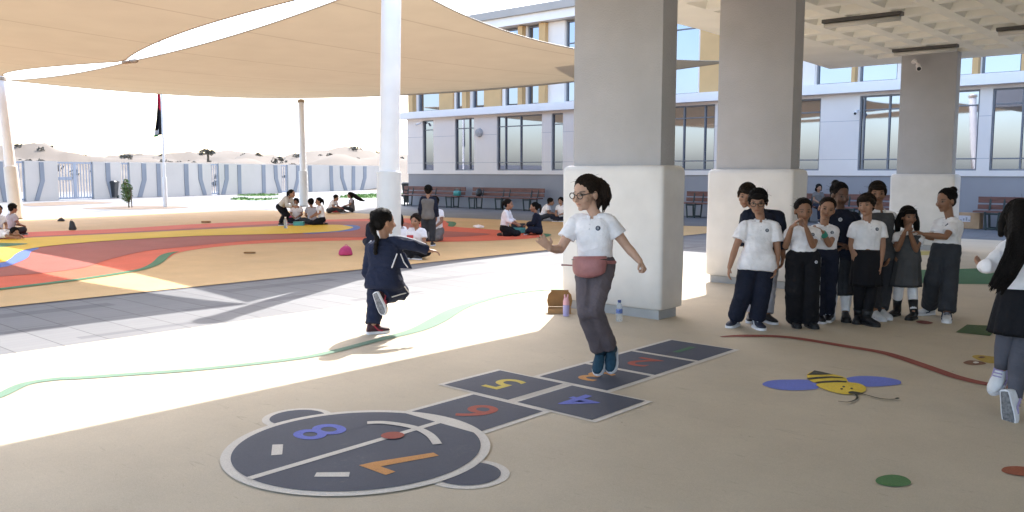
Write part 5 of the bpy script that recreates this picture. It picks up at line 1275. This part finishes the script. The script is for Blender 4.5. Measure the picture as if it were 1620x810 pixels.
p.body(); polo(p, sleeves=.62, t0=-.06, hem=-.026); p.skirt(c_black, .12, (J['knl']+J['knr'])/2+Z*.02, .15, .12, 14, .05); p.legwear(c_black, 'legging', 0, 1.3, .008); p.hair(hair_b, 'short', fringe=.012); p.shoe('l', cdir(-30), m_shoeb, boot=.2); p.shoe('r', cdir(25), m_shoeb, boot=.2)
D = 8.5; s = 1.05
J = PX(D, head=(1388, 306), neck=(1391, 330), shl=(1371, 342), shr=(1411, 342), ell=(1366, 374, .03), wrl=(1372, 402), elr=(1414, 376, -.03), wrr=(1406, 408, -.08), hdr=(1401, 421, -.1), hpl=(1380, 402), hpr=(1402, 402), knl=(1382, 453), knr=(1400, 453))
feet(J, s, anl=(1383, 505), anr=(1394, 503))
p = Person('boy in a dark grey vest standing at the back of the queue', J, s, skin='tan', yaw=-16, pitch=8, head=1.0)
p.body(); p.shirt(c_white, sleeves=.66, collar=c_white, g=.008); p.shirt(c_grey, 'vest', 0, g=.017, t1=.9); p.trousers(c_dgrey, (.086, .072, .064), ln=.98); p.hair(hair_b, 'short', fringe=.006); p.shoe('l', cdir(15), m_pave if False else m_shoew, m_solew); p.shoe('r', cdir(10), m_shoew, m_solew)
D = 8.4; s = .90
J = PX(D, head=(1437, 343), neck=(1437, 364), shl=(1420, 373), shr=(1455, 373), ell=(1420, 395, -.05), wrl=(1431, 368, -.14), hdl=(1437, 355, -.15), elr=(1449, 396, -.09), wrr=(1440, 369, -.16), hdr=(1438, 356, -.16), hpl=(1426, 410), hpr=(1447, 410), knl=(1422, 452), knr=(1443, 453))
feet(J, s, anl=(1418, 499), anr=(1445, 505))
p = Person('smallest girl giggling behind her hands, grey pinafore, white socks and black boots', J, s, skin='tan', yaw=2, pitch=6, head=1.02)
p.body(('mouth', 'mouth')); o = p.shirt(c_white, sleeves=.5, collar=c_white, g=.006)
p.shirt(c_grey, 'pinafore', 0, g=.014, t1=.82); p.skirt(c_grey, .3, (J['knl']+J['knr'])/2+Z*.0, .155, .125, 12, .05, 'pinafore_skirt', .115, .095)
p.legwear(c_white, 'sock', .1, 1.2); H = p.H
p.hair(hair_d, 'long', [([H(x*.075, -.02, .03), H(x*.10, -.02, -.05), H(x*.105, .0, -.13), H(x*.10, .01, -.2)], [.024, .030, .026, .01]) for x in (-1, 1)], fringe=.008)
p.shoe('l', cdir(-50), m_shoeb, boot=.45); p.shoe('r', cdir(-50), m_shoeb, boot=.45)
D = 8.35; s = 1.02
J = PX(D, head=(1496, 318), neck=(1502, 343), shl=(1485, 353, .07), shr=(1510, 353, -.07), ell=(1478, 377, .05), wrl=(1458, 372, .06), hdl=(1447, 368, .05), elr=(1496, 375, -.16), wrr=(1463, 371, -.14), hdr=(1450, 366, -.10), hpl=(1488, 396, .03), hpr=(1505, 396, -.04), knl=(1475, 444, .03), knr=(1502, 446, -.05))
feet(J, s, anl=(1470, 498), anr=(1497, 508))
p = Person('girl with a high bun reaching out to the smallest girl, white polo and grey trousers', J, s, skin='tan', yaw=-68, pitch=10, head=1.02)
p.body(); polo(p, sleeves=.66, t0=-.06, hem=-.026); p.trousers(c_dgrey, (.086, .078, .078), ln=.98); p.hair(hair_d, 'bun'); p.shoe('l', cdir(-75), m_shoew, m_solew, trim=m_emblem); p.shoe('r', cdir(-25), m_shoew, m_solew, trim=m_emblem)

# --- children on the playground: poses in a body frame (sideways, forward, up)
POSE = dict(
 cross=dict(hp=(.075, -.02, .09), kn=(.25, .17, .13), an=(-.05, .25, .05), neck=(0, .05, .50), sh=(.115, .05, .455), el=(.16, .10, .27), wr=(.07, .25, .22), head=(0, .09, .62), foot=(-.8, .2)),
 kneel=dict(hp=(.075, -.02, .17), kn=(.10, .27, .06), an=(.08, -.03, .05), neck=(0, .05, .58), sh=(.115, .05, .535), el=(.15, .10, .36), wr=(.09, .25, .28), head=(0, .09, .70), foot=(0, -1)),
 legs=dict(hp=(.075, -.02, .09), kn=(.09, .26, .16), an=(.09, .52, .06), neck=(0, -.0, .50), sh=(.115, -.0, .455), el=(.15, .05, .27), wr=(.09, .20, .24), head=(0, .05, .62), foot=(.2, 1)),
 lean=dict(hp=(.075, -.05, .09), kn=(.09, .26, .18), an=(.09, .52, .06), neck=(0, .17, .46), sh=(.115, .16, .42), el=(.15, .20, .24), wr=(.09, .36, .20), head=(0, .25, .55), foot=(.2, 1)),
 bench=dict(hp=(.075, -.0, .50), kn=(.09, .32, .48), an=(.08, .34, .085), neck=(0, .02, .92), sh=(.115, .02, .875), el=(.15, .05, .69), wr=(.09, .22, .62), head=(0, .05, 1.04), foot=(.1, 1)),
 stand=dict(hp=(.075, 0, .62), kn=(.08, .02, .34), an=(.08, 0, .082), neck=(0, .0, 1.02), sh=(.125, .0, .975), el=(.16, -.01, .77), wr=(.16, .05, .59), head=(0, .03, 1.14), foot=(.1, 1)),
 stoop=dict(hp=(.075, -.10, .53), kn=(.08, .08, .30), an=(.08, -.06, .082), neck=(0, .20, .80), sh=(.115, .17, .77), el=(.14, .22, .56), wr=(.08, .40, .54), head=(0, .29, .88), foot=(.1, 1)),
 lie=dict(hp=(.075, -.45, .10), kn=(.09, -.72, .12), an=(.08, -.98, .07), neck=(0, -.05, .14), sh=(.115, -.08, .12), el=(.18, .02, .08), wr=(.10, .16, .06), head=(0, .07, .15), foot=(0, -1)))
def child(xy, pose, face, label, top, bottom, hair='short', skin='mid', s=.95, yaw=None, pitch=8, sleeves=.62, vest=None, back=None, topname='shirt', base_z=0.0, hm=None, skirt=False, extra=None):
    g_ = G(*xy) if len(xy) == 2 else V(xy); g_.z = base_z; Fd = cdir(face); Ld = Z.cross(Fd); q = POSE[pose]; J = {}
    W_ = lambda x, f, z: g_+Ld*x*s+Fd*f*s+Z*z*s
    for k, v in q.items():
        if k == 'foot': continue
        if k in ('neck', 'head'): J[k] = W_(*v)
        else: J[k+'l'], J[k+'r'] = W_(-v[0], v[1], v[2]), W_(*v)
    p = Person(label, J, s, skin=skin, vox=.0105, yaw=face if yaw is None else yaw, pitch=pitch, head=1.05)
    p.body(); o = p.shirt(top, topname, sleeves, g=.014, t0=-.06, hem=-.014, amp=.009, collar=c_white if top is c_white else None)
    if vest: p.shirt(vest, 'vest', 0, g=.024, t1=.9)
    p.trousers(bottom, (.084, .072, .06), ln=.95)
    p.hair(hm or hair_d, hair, extra(p) if extra else ())
    for sd, k in (('l', -1), ('r', 1)):
        d = Ld*q['foot'][0]*k+Fd*q['foot'][1]; p.shoe(sd, d, m_shoeb if int(abs(xy[0]) * 10) % 2 == 0 else m_shoew, m_solew, air=(pose in ('kneel', 'lie')) or None)
    return p
child((17, 372), 'cross', 150, 'child in pale shirt sitting with back to the camera by the leaning mast', c_pale, c_dgrey)
child((-4, 376), 'cross', 60, 'child cut by the left edge, sitting beside the lying child', c_white, c_navy, skin='tan')
child((20, 379), 'lie', 80, 'child lying on one side on the coral rubber at the left edge', c_white, c_navy, yaw=60)
child((449, 357), 'stoop', 70, 'child in a long pale top stooping over the seated group', c_cream, c_black, 'pony', sleeves=1.7, topname='jacket')
child((470, 354), 'cross', 5, 'boy facing the camera in the group by the distant mast', c_white, c_navy, skin='tan')
child((494, 355), 'cross', -150, 'boy with back turned in the middle of the group by the distant mast', c_pale, c_dgrey)
child((509, 356), 'kneel', -60, 'girl with ponytail kneeling at the right end of the group by the distant mast', c_white, c_black, 'pony', s=.9)
child((523, 337), 'lean', 70, 'far child bent forward over the red bag', c_white, c_dgrey)
child((556, 335), 'legs', -75, 'far girl whose long hair streams out to the right', c_pale, c_dgrey, 'long', vest=c_vest, extra=lambda p: [([p.H(0, -.09, .04), at(564, 312, depth(p.hc)+.02), at(571, 316, depth(p.hc)), at(577, 318, depth(p.hc))], [.06, .075, .06, .02])])
child((590, 394), 'cross', 160, 'child mostly hidden behind the runner, seated left of the nearest mast', c_navy, c_navy, 'pony', sleeves=1.8, topname='jacket')
child((634, 402), 'cross', -140, 'child with dark hair seated just right of the nearest mast', c_white, c_dgrey, 'pony')
pp = child((662, 408), 'cross', -20, 'boy in white polo eating a red snack behind the outstretched arm of the runner', c_white, c_black, skin='mid', s=1.0, hm=hair_b)
e = BM(); c = lerp(pp.J['wrl'], pp.J['wrr'], .5)+Z*.08+cdir(-20)*.05; loft(e, [(c, RH, FH, .05, .03, 4), (c+Z*.1, RH, FH, .055, .012, 3)], 16); t = obj('snack_bag', e, mat('red_foil', (.5, .03, .04), .35), None); tag(t, 'red snack bag held by the eating boy', 'snack')
child((678, 389), 'stand', 175, 'boy standing with his back turned in a grey vest over navy sleeves', c_navy, c_dgrey, s=.93, sleeves=1.9, vest=c_vest, topname='jumper')
child((690, 380), 'kneel', -15, 'boy kneeling up behind the boy in the grey vest', c_white, c_vest, skin='tan', s=1.12)
child((799, 373), 'kneel', 75, 'girl in white shirt with long ponytail facing right across the teal lunch box', c_white, c_black, 'pony', s=1.0, sleeves=1.6)
child((851, 371), 'cross', -95, 'girl in a navy jacket facing left across the teal lunch box', c_navy, c_navy, 'pony', s=1.0, sleeves=1.9, topname='jacket')
child((858, 349), 'lean', 80, 'boy in white bending over by the end of the bench', c_white, c_dgrey, s=1.0)
child((889, 350), 'cross', -30, 'child half hidden by the first pillar near the bench', c_white, c_navy)
for x_, lb in ((1293, 'distant child on the bench glimpsed between the heads of the queue'),):
    q = onY(x_, 335, FY-.72); child((q.x, q.y, .0), 'bench', 5, lb, c_white if x_ > 1300 else c_vest, c_navy, 'long')
